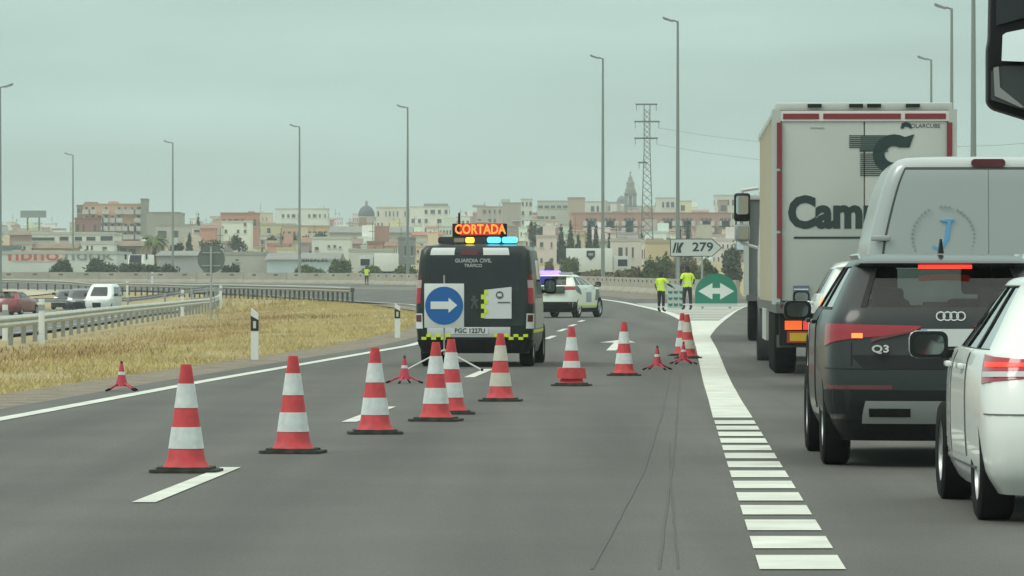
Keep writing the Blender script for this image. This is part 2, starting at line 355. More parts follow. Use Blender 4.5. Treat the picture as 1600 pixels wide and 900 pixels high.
# ------------------------------------------------------------------ concrete barrier round the outside of the bend
barrier_m = mat('barrier_concrete', (.33, .305, .245), .9, var=.14, scale=.7, bump=.05, detail=8)
slot_m = mat('barrier_slot', (.1, .095, .085), .95)
bpts = [(13.5, 268), (11.6, 285), (10.3, 300), (7.0, 345), (4.2, 365), (-1.1, 385), (-5.7, 400), (-13.9, 430), (-20, 440), (-32, 450), (-52, 460), (-80, 466), (-120, 470)]
bpts = smooth_poly(bpts, 8); acc = [0]
for a, c in zip(bpts[:-1], bpts[1:]): acc.append(acc[-1]+math.dist(a, c))
bar = thing('concrete_barrier', 'long pale concrete barrier along the outside of the bend', 'barrier')
seg = MB().prism([(-.32, 0), (.32, 0), (.3, .12), (.14, .4), (.1, 1.08), (-.1, 1.08), (-.14, .4), (-.3, .12)], -2.98, 2.98).obj('barrier_block', barrier_m, bar)
first = True; Lb = 6.0
for k in range(int(acc[-1]/Lb)):
    q = [np.interp(k*Lb+f, acc, [p[j] for p in bpts]) for f in (0, Lb) for j in (0, 1)]
    x, y = (q[0]+q[2])/2, (q[1]+q[3])/2; a = math.atan2(-(q[2]-q[0]), q[3]-q[1])
    o = seg if first else inst(seg, bar, (0, 0, 0)); first = False
    o.location = (x, y, zg(y)); o.rotation_euler = (0, 0, a)
    for f in (-1.5, 1.5):
        nx_, ny_ = -math.cos(a), -math.sin(a)
        if ny_ > 0: nx_, ny_ = -nx_, -ny_
        dx, dy = -math.sin(a)*f, math.cos(a)*f
        h = MB().box((0, 0, 0), (.3, .5, .16)) if (k, f) == (0, -1.5) else None
        if h: SLOT = h.obj('drain_slot', slot_m, bar); so_ = SLOT
        else: so_ = inst(SLOT, bar, (0, 0, 0))
        so_.location = (x+dx+nx_*.0, y+dy+ny_*.0, zg(y)+.86); so_.rotation_euler = (0, 0, a)
# ------------------------------------------------------------------ guard rails
def guard_rail(label, pts, face, post_h=.75, step=2.0, m=galv, base=None, hz=.6, pm=None):
    t_ = thing('guard_rail', label, 'guard rail', group='motorway guard rails')
    zb = base or (lambda x, y: T(x, y))
    P = smooth_poly(pts, 10); prof = [(0, .0), (.05, .03), (.08, .08), (.05, .13), (.0, .155), (.05, .18), (.08, .23), (.05, .28), (0, .31)]
    s = MB(); N = len(prof)
    for i, (x, y) in enumerate(P):
        a = P[max(0, i-1)]; c = P[min(len(P)-1, i+1)]; dx, dy = c[0]-a[0], c[1]-a[1]; L = math.hypot(dx, dy); nx_, ny_ = dy/L*face, -dx/L*face
        for u, h in prof: s.v.append((x+nx_*(u+.1), y+ny_*(u+.1), zb(x, y)+hz-.15+h))
    s.f = [(i*N+j, i*N+j+1, (i+1)*N+j+1, (i+1)*N+j) for i in range(len(P)-1) for j in range(N-1)]; s.m = [0]*len(s.f)
    s.obj('rail', m, t_, smooth=50)
    ac = [0]
    for a, c in zip(P[:-1], P[1:]): ac.append(ac[-1]+math.dist(a, c))
    src = None
    for k in range(int(ac[-1]/step)+1):
        x = float(np.interp(k*step, ac, [p[0] for p in P])); y = float(np.interp(k*step, ac, [p[1] for p in P]))
        if src is None: src = MB().bb(-.06, .06, -.04, .04, -.25, post_h).bb(-.1, .1, -.05, .05, hz-.1, hz+.1).obj('post', pm or m, t_); o = src
        else: o = inst(src, t_, (0, 0, 0))
        o.location = (x, y, zb(x, y))
    return t_
guard_rail('long curved steel guard rail along the dry grass verge', [(x, y) for y, x in GR], 1, step=4.0, m=mat('rail_steel', (.46, .47, .42), .5, .4, var=.1, scale=1.5), pm=mat('rail_post', (.27, .28, .25), .6, .4))
guard_rail('guard rail curving back behind the verge rail near the white van', [(-18.2, 278), (-18.9, 288), (-21, 297), (-25, 303), (-31, 307), (-40, 310)], 1, step=4, hz=.75, post_h=.9)
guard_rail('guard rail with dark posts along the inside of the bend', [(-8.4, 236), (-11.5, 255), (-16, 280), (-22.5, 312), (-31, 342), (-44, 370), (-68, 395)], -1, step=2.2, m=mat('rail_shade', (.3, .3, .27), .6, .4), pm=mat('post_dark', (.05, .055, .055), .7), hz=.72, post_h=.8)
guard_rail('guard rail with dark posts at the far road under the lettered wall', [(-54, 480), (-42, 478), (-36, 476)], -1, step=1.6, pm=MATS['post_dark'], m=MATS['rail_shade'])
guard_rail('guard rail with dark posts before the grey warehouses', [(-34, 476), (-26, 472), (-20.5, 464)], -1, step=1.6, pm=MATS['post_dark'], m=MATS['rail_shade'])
guard_rail('short guard rail end by the red car', [(-33, 230), (-30.5, 236), (-29.5, 246), (-31, 252)], 1, step=3)
# white reflector stakes standing along the rails
def stake(px, py, d, h, label):
    p = at(px, py, d); t_ = thing('marker_post', label, 'marker post', (p.x, p.y, T(p.x, p.y)), group='white marker posts')
    H = p.z-T(p.x, p.y); MB().prismz(rrect(-.08, .08, -.05, .05, .04, 3), -.3, H).obj('shaft', white_m, t_, smooth=40)
    MB().bb(-.085, .085, -.06, .06, H-.3, H-.15).obj('reflector_band', mat('reflector_grey', (.3, .3, .29), .5), t_)
stake(65, 467, 118, .9, 'white marker post rising above the guard rail by the dark car')
stake(285, 453, 218, .9, 'white marker post above the rail in front of the sign back')
stake(345, 446, 262, .9, 'white marker post where the two guard rails meet')
stake(8, 476, 128, .9, 'white marker post at the edge of the picture by the red car')
stake(199, 439, 330, .9, 'thin white marker post behind the white van')
stake(238, 425, 350, .9, 'thin white marker post in front of the dark bush')
# kilometre-type delineators on the verge
def delineator(px, pyb, h, w, label):
    x, y = gnd(px, pyb); z0 = T(x, y); t_ = thing('delineator_post', label, 'delineator', (x, y, z0), group='black and white delineator posts')
    top = HC+(HOR-h)/FPX*y-z0
    MB().prism([(-w/2, -.1), (w/2, -.1), (w/2, top-.1), (-w/2, top)], -.05, .05).obj('post', white_m, t_)
    MB().prism([(-w/2-.003, top*.58), (w/2+.003, top*.58), (w/2+.003, top*.78), (-w/2-.003, top*.86)], -.053, .053).obj('black_band', ink, t_)
    MB().bb(-w/5, w/5, -.058, -.05, top*.63, top*.76).obj('reflector', mat('reflector', (.55, .55, .5), .3), t_)
delineator(398, 561, 481, .13, 'larger black and white delineator post in the dry grass')
delineator(621, 527, 473, .13, 'black and white delineator post on the verge beside the patrol van')
# ------------------------------------------------------------------ dry grass
def blades(name, label, pts, hmin, hmax, wid, m, lean=.35, parent=None):
    n = len(pts); P = np.array(pts); a = RNG.uniform(0, 2*np.pi, n); h = RNG.uniform(hmin, hmax, n); w = wid*RNG.uniform(.6, 1.4, n)
    dx, dy = np.cos(a)*w, np.sin(a)*w; l = RNG.normal(0, lean, (n, 2))*h[:, None]
    V = np.empty((n, 3, 3)); V[:, 0] = P-np.stack([dx, dy, np.zeros(n)], 1); V[:, 1] = P+np.stack([dx, dy, np.zeros(n)], 1); V[:, 2] = P+np.stack([l[:, 0], l[:, 1], h], 1)
    me = bpy.data.meshes.new(name); me.vertices.add(3*n); me.vertices.foreach_set('co', V.ravel()); me.loops.add(3*n); me.loops.foreach_set('vertex_index', np.arange(3*n, dtype=np.int32))
    me.polygons.add(n); me.polygons.foreach_set('loop_start', np.arange(0, 3*n, 3, dtype=np.int32)); me.polygons.foreach_set('loop_total', np.full(n, 3, dtype=np.int32))
    me.update(); me.validate(); me.materials.append(m); o = bpy.data.objects.new(name, me); COL.objects.link(o); o.parent = parent
    if label: tag(o, label, name.split('_')[-1])
    o['kind'] = 'stuff'; return o
grass_m = mat('dry_grass', (.33, .265, .11), .9, spec=.1, scale=.4, col2=(.55, .455, .21), detail=9)
grass_b = mat('brown_grass', (.3, .2, .09), .9, spec=.1, scale=.3, col2=(.48, .35, .17), detail=8)
pts, ptb = [], []
while len(pts) < 120000:
    u = RNG.random(); y = 36+(u**1.35)*225; d_ = RNG.random()
    lim = gx(y) if y < 262 else -19
    x = xl(y)-1.1-RNG.random()*RNG.random()**.3*(xl(y)-1.3-lim) if RNG.random() < .75 else xl(y)-1.1-abs(RNG.normal(0, .5))
    if x < lim+.1 or x > xl(y)-1.05-.25*math.sin(y*1.7)*math.sin(y*.43): continue
    if (math.sin(x*1.3+y*.21)+math.sin(y*.37-x*.6)+RNG.normal(0, .6)) < -1.4: continue
    f = (xl(y)-x)/max(1, xl(y)-lim)
    (ptb if f > .52 and RNG.random() < .6 else pts).append((x, y, T(x, y)-.04))
blades('dry_grass', 'yellow dry grass covering the verge beside the road', pts, .03, .13, .008, grass_m, .6)
blades('brown_grass', 'reddish brown dry grass near the guard rail', ptb, .04, .16, .009, grass_b, .6)
pts = []
for _ in range(9000):
    y = RNG.uniform(235, 300); x = RNG.uniform(-60, -8)
    if x > xl(y)-1.4 or x < gx(min(y, 278))-40: continue
    if y < 285 and x < gx(min(y, 278)): continue
    pts.append((x, y, T(x, y)-.03))
blades('far_grass', 'dry grass on the wedge of ground behind the verge', pts, .1, .4, .03, grass_m, .5)
pts = []
for cx, cy, n_ in [gnd(440, 487)+(260,), gnd(505, 490)+(260,), gnd(325, 497)+(200,), gnd(130, 545)+(200,), gnd(75, 532)+(120,)]:
    for _ in range(n_): x = cx+RNG.normal(0, .9); y = cy+RNG.normal(0, 3); pts.append((x, y, T(x, y)-.03))
blades('dark_weeds', 'dark brown clumps of withered weeds in the dry grass', pts, .05, .17, .014, mat('weed', (.12, .08, .05), .9, spec=.1, scale=2, col2=(.2, .13, .07)), .5)
# ================================================================== vehicles
class Shell:
    """body as a stack of plan outlines; x right, y forward, rear at y = 0"""
    def __init__(s, levels, ts, nr=5, nf=4, sub=1):
        if sub > 1:
            A = np.array(levels, float); z = A[:, 0]; new = []
            for i in range(len(A)-1):
                for q in range(sub):
                    t_ = q/sub; m0 = (A[min(i+1, len(A)-1)]-A[max(i-1, 0)])/(z[min(i+1, len(A)-1)]-z[max(i-1, 0)]); m1 = (A[min(i+2, len(A)-1)]-A[i])/(z[min(i+2, len(A)-1)]-z[i])
                    h = z[i+1]-z[i]; dl = (A[i+1]-A[i])/h
                    for m_ in (m0, m1): m_[:] = np.where(m_*dl <= 0, 0, np.sign(dl)*np.minimum(abs(m_), 2.5*abs(dl)))
                    v_ = (2*t_**3-3*t_**2+1)*A[i]+(t_**3-2*t_**2+t_)*h*m0+(-2*t_**3+3*t_**2)*A[i+1]+(t_**3-t_**2)*h*m1; v_[0] = z[i]+t_*h; new.append(tuple(v_))
            levels = new+[tuple(A[-1])]
        s.L = levels; s.sub = sub; s.ts = [0]+ts; s.nr = nr; s.nf = nf; s.P = [s.half(l) for l in levels]; s.n = len(s.P[0]); s.z = [l[0] for l in levels]
    def half(s, l):
        z, yr, yf, w, cr, cf, bow, wr, wf = l; wR, wF = w*wr, w*wf; o = []
        for i in range(s.nr): x = i/(s.nr-1)*(wR-cr); o.append((x, yr+bow*(x/wR)**2, z))
        cy = yr+bow*((wR-cr)/wR)**2+cr
        y1 = yf-.9*bow-cf-.1*(wf < 1)
        for a in (30, 60, 90): o.append((wR-cr+cr*math.sin(R(a)), cy-cr*math.cos(R(a)), z))
        for t_ in s.ts[1:]:
            x = w*(1-(1-wr)*max(0, (.3-t_)/.3)**2-(1-wf)*max(0, (t_-.72)/.28)**2); o.append((x, cy+(y1-cy)*t_, z))
        for a in (30, 60, 90): o.append((wF-cf+cf*math.cos(R(a)), y1+cf*math.sin(R(a)), z))
        ye = y1+cf
        for i in range(s.nf-1, -1, -1): f = i/s.nf; o.append((f*(wF-cf), ye+(yf-ye)*(1-f*f), z))
        return o
    def us(s, t_): return s.nr+2+float(np.interp(t_, s.ts, range(len(s.ts))))
    def ur(s, f): return f*(s.nr-1)
    def v(s, z): return float(np.interp(z, s.z, range(len(s.z))))
    def at(s, u, v):
        sg = -1 if u < 0 else 1; u = min(abs(u), s.n-1.0001); v = min(max(v, 0), len(s.P)-1.0001); i, j = int(u), int(v); a, b_ = u-i, v-j
        q = [Vector(s.P[j+dj][i+di]) for dj, di in ((0, 0), (0, 1), (1, 0), (1, 1))]
        p = q[0].lerp(q[1], a).lerp(q[2].lerp(q[3], a), b_); return Vector((sg*p.x, p.y, p.z))
    def nrm(s, u, v):
        e = .05; a = s.at(u+e, v)-s.at(u-e, v); b_ = s.at(u, v+e)-s.at(u, v-e); n_ = a.cross(b_)
        if n_.length < 1e-9: return Vector((0, -1, 0))
        n_.normalize(); return n_
    def body(s, parent, mats, holes=(), arches=(), bands=(), name='body'):
        """mats: paint, (deleted), dark, then band materials; holes (l0,l1,u0,u1); arches (x,y,z,r,w)"""
        m = MB(); n_ = s.n; ring = 2*n_-2
        def ix(l, sg, u): return l*ring+(u if sg > 0 or u in (0, n_-1) else n_-1+u)
        for P in s.P: m.v += P+[(-x, y, z) for x, y, z in P[1:-1]]
        for l in range(len(s.P)-1):
            for u in range(n_-1):
                mi = 0
                for a, b_, c, d in holes:
                    if a <= l < b_ and c <= u < d: mi = 1
                for a, b_, k in bands:
                    if a <= l < b_ and mi == 0: mi = k
                m.f.append((ix(l, 1, u), ix(l, 1, u+1), ix(l+1, 1, u+1), ix(l+1, 1, u))); m.m.append(mi)
                m.f.append((ix(l, -1, u+1), ix(l, -1, u), ix(l+1, -1, u), ix(l+1, -1, u+1))); m.m.append(mi)
        for l, flip in ((0, 1), (len(s.P)-1, 0)):
            for u in range(n_-1):
                q = [ix(l, 1, u), ix(l, 1, u+1), ix(l, -1, u+1), ix(l, -1, u)]
                q = list(dict.fromkeys(q)); q = q[::-1] if flip else q
                m.f.append(tuple(q)); m.m.append(2 if flip else 0)
        o = m.obj(name, mats, parent)
        if arches:
            c = MB()
            for x, y, z, r, w in arches: c.cyl((x-w/2, y, z), (x+w/2, y, z), r, r, 28, mi=2)
            co = c.obj('cutter', mats); md = o.modifiers.new('b', 'BOOLEAN'); md.object = co; md.operation = 'DIFFERENCE'; md.solver = 'EXACT'
            bpy.context.view_layer.update(); dg = bpy.context.evaluated_depsgraph_get()
            me = bpy.data.meshes.new_from_object(o.evaluated_get(dg)); o.modifiers.clear(); o.data = me; bpy.data.objects.remove(co)
        b_ = bmesh.new(); b_.from_mesh(o.data)
        bmesh.ops.delete(b_, geom=[f for f in b_.faces if f.material_index == 1], context='FACES')
        b_.to_mesh(o.data); b_.free(); o.data.polygons.foreach_set('use_smooth', [True]*len(o.data.polygons)); o.data.set_sharp_from_angle(angle=R(33)); return o
    def patch(s, parent, name, m, quads, off=.004, th=.012, nu=8, nv=5, smooth=40):
        b_ = MB()
        for q in quads:
            (u0, v0), (u1, v1), (u2, v2), (u3, v3) = q; V = []; I = []
            for j in range(nv+1):
                for i in range(nu+1):
                    a, c = i/nu, j/nv; u = (u0*(1-a)+u1*a)*(1-c)+(u3*(1-a)+u2*a)*c; v = (v0*(1-a)+v1*a)*(1-c)+(v3*(1-a)+v2*a)*c
                    p = s.at(u, v); n_ = s.nrm(u, v)
                    V.append(p+n_*off); I.append(p+n_*(off-th))
            k = nu+1; N = len(V); F = [(j*k+i, j*k+i+1, (j+1)*k+i+1, (j+1)*k+i) for j in range(nv) for i in range(nu)]
            edge = [i for i in range(k)]+[j*k+nu for j in range(1, nv+1)]+[nv*k+i for i in range(nu-1, -1, -1)]+[j*k for j in range(nv-1, 0, -1)]
            F += [(edge[i+1 if i+1 < len(edge) else 0], edge[i], edge[i]+N, edge[i+1 if i+1 < len(edge) else 0]+N) for i in range(len(edge))]
            b_.add(V+I, F)
        return b_.obj(name, m, parent, smooth=smooth)
    def rect(s, u0, u1, z0, z1): a, b_ = s.v(z0), s.v(z1); return [(u0, a), (u1, a), (u1, b_), (u0, b_)]
def wheel_src(r, w, rimm, spokes=5, name='wheel'):
    t_ = MB().lathe([(r*.62, -w*.46), (r*.9, -w/2), (r*.985, -w*.42), (r, -w*.3), (r, w*.3), (r*.985, w*.42), (r*.9, w/2), (r*.62, w*.46)], 28, axis='x', cap=False)
    rm = MB().lathe([(r*.64, -w*.44), (r*.6, -w*.34), (r*.58, w*.2), (r*.6, w*.34), (r*.64, w*.44)], 28, axis='x', cap=False)
    for sg in (-1, 1):
        rm.lathe([(r*.16, sg*w*.3), (r*.15, sg*w*.36), (.001, sg*w*.37)], 12, axis='x', cap=False)
        for k in range(spokes):
            a = 2*math.pi*k/spokes; rm.box((sg*w*.32, math.cos(a)*r*.37, math.sin(a)*r*.37), (.03, r*.5, r*.17), rx=a)
    rm.lathe([(r*.5, -.01), (r*.5, .01)], 20, axis='x')
    return t_.mesh('tyre', rubber, 40), rm.mesh('rim', [rimm], 40)
WH = {}
def wheels(parent, pos, r, w=.21, rimm=None, spokes=5):
    k = (r, w, (rimm or alloy).name, spokes)
    if k not in WH: WH[k] = wheel_src(r, w, rimm or alloy, spokes)
    tm, rm = WH[k]
    for x, y in pos:
        o = bpy.data.objects.new('wheel', tm); COL.objects.link(o); o.parent = parent; o.location = (x, y, r)
        q = bpy.data.objects.new('rim', rm); COL.objects.link(q); q.parent = o
def seats(parent, spec, m=None):
    m = m or mat('seat_cloth', (.03, .032, .034), .85)
    for x, y, z0, h in spec:
        o = MB().box((x, y, z0+h*.36), (.46, .13, h*.72), rx=-.18).obj('seat', m, parent, bevel=.05)
        MB().box((x, y-.1, z0+h*.9), (.24, .09, h*.28), rx=-.1).obj('headrest', m, o, bevel=.035)
def door_mirror(parent, x, y, z, sg, paint, w=.2, h=.15, gl=None):
    gl = gl or mirror_d
    """sg -1 = left; glass faces backwards"""
    o = MB().box((x+sg*w*.6, y+.05, z), (w, .12, h)).obj('door_mirror', paint, parent, bevel=.045)
    MB().prism(rrect(x+sg*w*.6-w*.495, x+sg*w*.6+w*.495, z-h*.49, z+h*.49, .05), y-.022, y+.04).obj('mirror_rim', black_pl, o)
    MB().prism(rrect(x+sg*w*.6-w*.39, x+sg*w*.6+w*.39, z-h*.37, z+h*.37, .045), y-.028, y-.02).obj('mirror_pane', gl, o)
    MB().box((x+sg*.0, y+.06, z-h*.35), (w*.5, .06, .05)).obj('mirror_arm', black_pl, o)
    return o
def place(px, d, slope): return ((px-800)/FPX*d, d, zg(d)), -math.atan(slope)
TS = [.06, .26, .3, .58, .62, .9, 1.0]       # side stations: rear pillar, quarter glass, doors, screen pillar
def car(name, label, cat, group, levels, loc, rz, paint, wb, wt, wh, r, roof_glass=None, glass_m=None, doors=True, win=((.06, .26), (.3, .58), (.62, .9)), lower=None, rear_u=None, hole=True, roofm=None):
    t_ = thing(name, label, cat, loc, rz, group); S = Shell(levels, TS, sub=3); g_ = glass_m or gl_tint; wb_, wt_ = wb, wt; wb *= 3; wt *= 3; lower = lower and lower*3
    wr, wf_, tx = wh; n_ = S.n; hl = []; go = -.006 if hole else .008
    nr = S.nr
    ru = rear_u or nr-1
    for a, c in win: hl.append((wb, wt, int(S.us(a)), int(S.us(c))))
    hl.append((wb, wt, 0, ru)); hl.append((wb, wt, n_-S.nf-1, n_-1))
    bands = [(0, lower, 3)] if lower else []
    S.body(t_, [paint, paint, black_pl, black_pl], hl if hole else (), [(sg*(tx+.0), y, r, r*1.16, .5) for sg in (-1, 1) for y in (wr, wf_)], bands)
    for a, c in win:
        for sg in (-1, 1):
            S.patch(t_, 'side_window', g_, [[(sg*S.us(a), wb), (sg*S.us(c), wb), (sg*S.us(c), wt), (sg*S.us(a), wt)]], go, .004, 4, 4)
    S.patch(t_, 'rear_window', g_, [[(-ru, wb), (ru, wb), (ru, wt), (-ru, wt)]], go, .004, 12, 4)
    for sg in (-1, 1):
        pass
    b_ = S.patch(t_, 'windscreen', g_, [[(n_-1.001, wb), (n_-S.nf-1, wb), (n_-S.nf-1, wt), (n_-1.001, wt)], [(-(n_-S.nf-1), wb), (-(n_-1.001), wb), (-(n_-1.001), wt), (-(n_-S.nf-1), wt)]], go, .004, 6, 4)
    if doors:
        for sg in (-1, 1):
            for a, c in ((.29, .59), (.6, .84)):
                z0, z1 = S.z[3]+.06, S.z[wb]-.015
                dr = S.patch(t_, 'door', paint, [[(sg*S.us(a), S.v(z0)), (sg*S.us(c), S.v(z0)), (sg*S.us(c), S.v(z1)), (sg*S.us(a), S.v(z1))]], .004, .01, 6, 8)
                p = S.at(sg*S.us(a+.05), S.v(z1-.1)); MB().box((p.x+sg*.02, p.y+.08, p.z), (.035, .2, .035)).obj('handle', paint, dr, bevel=.01)
    MB().bb(-levels[2][3]*.86, levels[2][3]*.86, .5, levels[2][2]-1.2, .28, .34).obj('cabin_floor', dark_int, t_)
    sz = levels[wb_][0]-.4; L = levels[2][2]
    seats(t_, [(-.37, L*.47, sz-.1, .78), (.37, L*.47, sz-.1, .78), (-.4, L*.2, sz-.1, .62), (.4, L*.2, sz-.1, .62)])
    MB().box((0, L*.66, levels[wb_][0]-.12), (levels[2][3]*1.6, .4, .2)).obj('dashboard', dark_int, t_)
    wheels(t_, [(sg*(tx-.02), y) for sg in (-1, 1) for y in (wr, wf_)], r)
    return t_, S
def trims(t_, S, wb, wt):
    wb *= 3; wt *= 3
    for sg in (-1, 1):
        for a, c in ((.26, .3), (.58, .62)): S.patch(t_, 'window_pillar', black_pl, [[(sg*S.us(a), wb), (sg*S.us(c), wb), (sg*S.us(c), wt), (sg*S.us(a), wt)]], .003, .008, 3, 5)
        S.patch(t_, 'window_trim', black_pl, [[(sg*S.us(.05), wb-.5), (sg*S.us(.92), wb-.5), (sg*S.us(.92), wb), (sg*S.us(.05), wb)]], .003, .008, 12, 2)
        S.patch(t_, 'window_trim', black_pl, [[(sg*S.us(.05), wt), (sg*S.us(.92), wt), (sg*S.us(.92), wt+.5), (sg*S.us(.05), wt+.5)]], .003, .008, 12, 2)
def plate(parent, x, y, z, w=.52, h=.11, s=None, blue=True, size=.09):
    o = MB().bb(x-w/2, x+w/2, y-.012, y, z-h/2, z+h/2).obj('number_plate', plate_m, parent)
    if blue: MB().bb(x-w/2+.002, x-w/2+.045, y-.015, y-.011, z-h/2+.004, z+h/2-.004).obj('blue_strip', mat('plate_blue', (.03, .12, .4), .5), o)
    if s: text(s, size, ink, o, (x+.02, y-.016, z), off=.0015, sx=.95)
    return o
paint_white = mat('white_paint_car', (.72, .74, .71), .25, coat=.6)
paint_grey = mat('grey_paint', (.013, .016, .017), .28, .1, coat=.25, spec=.35)
paint_black = mat('black_paint', (.015, .017, .02), .25, coat=.7)
paint_red = mat('red_paint', (.18, .015, .02), .3, coat=.6)
# ---- white hatchback
HB = [(.17, .14, 3.86, .78, .2, .25, .1, .95, .9), (.3, .03, 4.0, .85, .22, .3, .12, .96, .88), (.5, 0, 4.05, .87, .24, .35, .13, .965, .85), (.68, .03, 4.03, .872, .25, .35, .13, .965, .85),
      (.86, .1, 3.92, .862, .25, .3, .12, .955, .86), (.97, .15, 3.55, .84, .24, .25, .12, .95, .88), (1.0, .17, 3.05, .815, .22, .25, .12, .95, .92), (1.36, .47, 2.1, .61, .18, .2, .1, .97, .97),
      (1.41, .42, 1.95, .57, .16, .2, .08, .97, .95), (1.435, .7, 1.75, .42, .15, .2, .06, .95, .9)]
loc, rz = place(1516, 26.1, 0); slope = .012
loc = (loc[0]+.885+.0-.75*slope, 26.1-.75, 0)
hb, S = car('parked_hatchback', 'white hatchback at the picture edge, nearest car in the queue', 'car', 'cars waiting in the queue', HB, loc, -math.atan(slope), paint_white, 6, 7, (.75, 3.29, .77), .315)
for sg in (-1, 1):
    q = S.patch(hb, 'tail_lamp', red_lens, [[(sg*S.ur(.62), S.v(.86)), (sg*S.us(.035), S.v(.8)), (sg*S.us(.045), S.v(.97)), (sg*S.ur(.62), S.v(.93))]], .008, .02, 10, 5)
    S.patch(hb, 'lamp_glow', lit_red, [[(sg*S.ur(.8), S.v(.9)), (sg*S.us(.0), S.v(.9)), (sg*S.us(.01), S.v(.925)), (sg*S.ur(.8), S.v(.92))]], .014, .008, 8, 2)
    S.patch(hb, 'lamp_clear', clear_lens, [[(sg*S.ur(.95), S.v(.845)), (sg*S.us(.018), S.v(.84)), (sg*S.us(.02), S.v(.87)), (sg*S.ur(.95), S.v(.875))]], .014, .008, 8, 2)
S.patch(hb, 'tailgate_panel', black_pl, [S.rect(-S.ur(.62), S.ur(.62), .86, .93)], .006, .015, 10, 3)
S.patch(hb, 'bumper_crease', mat('seam', (.1, .1, .1), .6), [S.rect(-S.us(0), S.us(0), .628, .636)], .006, .012, 60, 1)
trims(hb, S, 6, 7)
for sg in (-1, 1):
    for a_ in (.285, .595, .845): S.patch(hb, 'door_gap', MATS['seam'], [[(sg*S.us(a_), S.v(.36)), (sg*S.us(a_+.004), S.v(.36)), (sg*S.us(a_+.004), S.v(.97)), (sg*S.us(a_), S.v(.97))]], .007, .012, 1, 12)
    S.patch(hb, 'sill_trim', MATS['seam'], [[(sg*S.us(.16), S.v(.3)), (sg*S.us(.84), S.v(.3)), (sg*S.us(.84), S.v(.315)), (sg*S.us(.16), S.v(.315))]], .007, .012, 10, 1)
for sg in (-1, 1): door_mirror(hb, sg*.83, 2.62, 1.0, sg, paint_white, .24, .17)
plate(hb, 0, .0, .55)
# ---- dark grey SUV
SV = [(.2, .16, 4.3, .8, .2, .3, .12, .95, .9), (.36, .05, 4.42, .89, .24, .35, .15, .955, .88), (.52, 0, 4.48, .922, .26, .4, .16, .955, .86), (.74, .02, 4.47, .925, .26, .4, .16, .955, .85),
      (.95, .07, 4.34, .922, .25, .35, .15, .95, .86), (1.08, .1, 4.15, .912, .24, .3, .14, .945, .87), (1.195, .16, 3.3, .865, .22, .3, .13, .94, .92), (1.495, .41, 2.35, .7, .17, .25, .1, .955, .96),
      (1.525, .33, 2.2, .675, .15, .2, .09, .96, .95), (1.565, .5, 2.05, .63, .15, .2, .08, .96, .95), (1.59, .8, 1.9, .54, .15, .2, .06, .95, .9), (1.6, 1.1, 1.7, .4, .12, .2, .05, .95, .9)]
d_ = 33.2; loc = ((1482-800)/FPX*d_, d_, zg(d_)); slope = .022
sv, S = car('waiting_suv', 'dark grey estate SUV with lit red brake lamps in the queue', 'car', 'cars waiting in the queue', SV, loc, -math.atan(slope), paint_grey, 6, 7, (.82, 3.5, .82), .355, lower=1)
for sg in (-1, 1):
    S.patch(sv, 'tail_lamp', mat('lit_red_lens', (.2, .006, .016), .2, coat=.2, emit=(1, .02, .05), es=.07), [[(sg*S.ur(.42), S.v(1.0)), (sg*S.us(.03), S.v(.9)), (sg*S.us(.03), S.v(1.075)), (sg*S.ur(.3), S.v(1.055))]], .01, .025, 14, 5)
    S.patch(sv, 'lit_lamp', mat('lit_brake_core', (.5, .1, .02), .3, emit=(1, .16, .03), es=2.4), [S.rect(sg*S.ur(1.0), sg*S.ur(1.16), .965, 1.0)], .014, .008, 6, 3)
    S.patch(sv, 'lamp_band', red_dark, [[(sg*S.ur(.4), S.v(1.01)), (sg*S.ur(.9), S.v(.93)), (sg*S.ur(.9), S.v(.965)), (sg*S.ur(.36), S.v(1.025))]], .014, .008, 8, 2)
    S.patch(sv, 'bumper_reflector', red_dark, [S.rect(sg*S.ur(.66), sg*S.us(.0), .585, .615)], .008, .015, 8, 2)
    S.patch(sv, 'roof_rail', chrome, [[(sg*S.us(.02), 26.2), (sg*S.us(.86), 26.2), (sg*S.us(.86), 27.2), (sg*S.us(.02), 27.2)]], .035, .04, 12, 2)
    door_mirror(sv, sg*.87, 2.78, 1.16, sg, paint_grey, .22, .15)
S.patch(sv, 'lower_bumper', black_pl, [S.rect(-S.us(.05), S.us(.05), .4, .58)], .006, .02, 24, 3)
S.patch(sv, 'tailgate_band', black_pl, [[(-S.ur(1.0), S.v(.74)), (S.ur(1.0), S.v(.74)), (S.ur(1.18), S.v(.84)), (-S.ur(1.18), S.v(.84))]], .005, .015, 20, 3)
S.patch(sv, 'skid_plate', mat('satin_silver', (.42, .44, .44), .35, .6), [[(-S.ur(1.05), S.v(.34)), (S.ur(1.05), S.v(.34)), (S.ur(.98), S.v(.5)), (-S.ur(.98), S.v(.5))]], .02, .03, 20, 3)
for sg in (-1, 1): S.patch(sv, 'exhaust_slot', black_pl, [S.rect(sg*S.ur(.45), sg*S.ur(.94), .39, .45)], .026, .01, 6, 2)
MB().bb(-.2, .2, .325, .36, 1.484, 1.512).obj('stop_lamp', lit_red, sv)
MB().box((0, .31, 1.2), (.34, .03, .07)).obj('wiper_housing', black_pl, sv, bevel=.01)
for k in range(4): MB().lathe([(.036, -.006), (.036, .006), (.027, .006), (.027, -.006), (.036, -.006)], 20, axis='y', c=(-.05+k*.05, .105, 1.13), cap=False).obj('badge_ring', chrome, sv)
text('Q3', .075, chrome, sv, (-.5, .05, .885), off=.002, ext=.006, sx=1.35)
plate(sv, .06, .052, .97, .52, .13, None)
MB().prism([(-.02, 1.6), (.02, 1.6), (.004, 1.71), (-.004, 1.71)], .72, .86).obj('antenna_fin', black_pl, sv)
trims(sv, S, 6, 7)
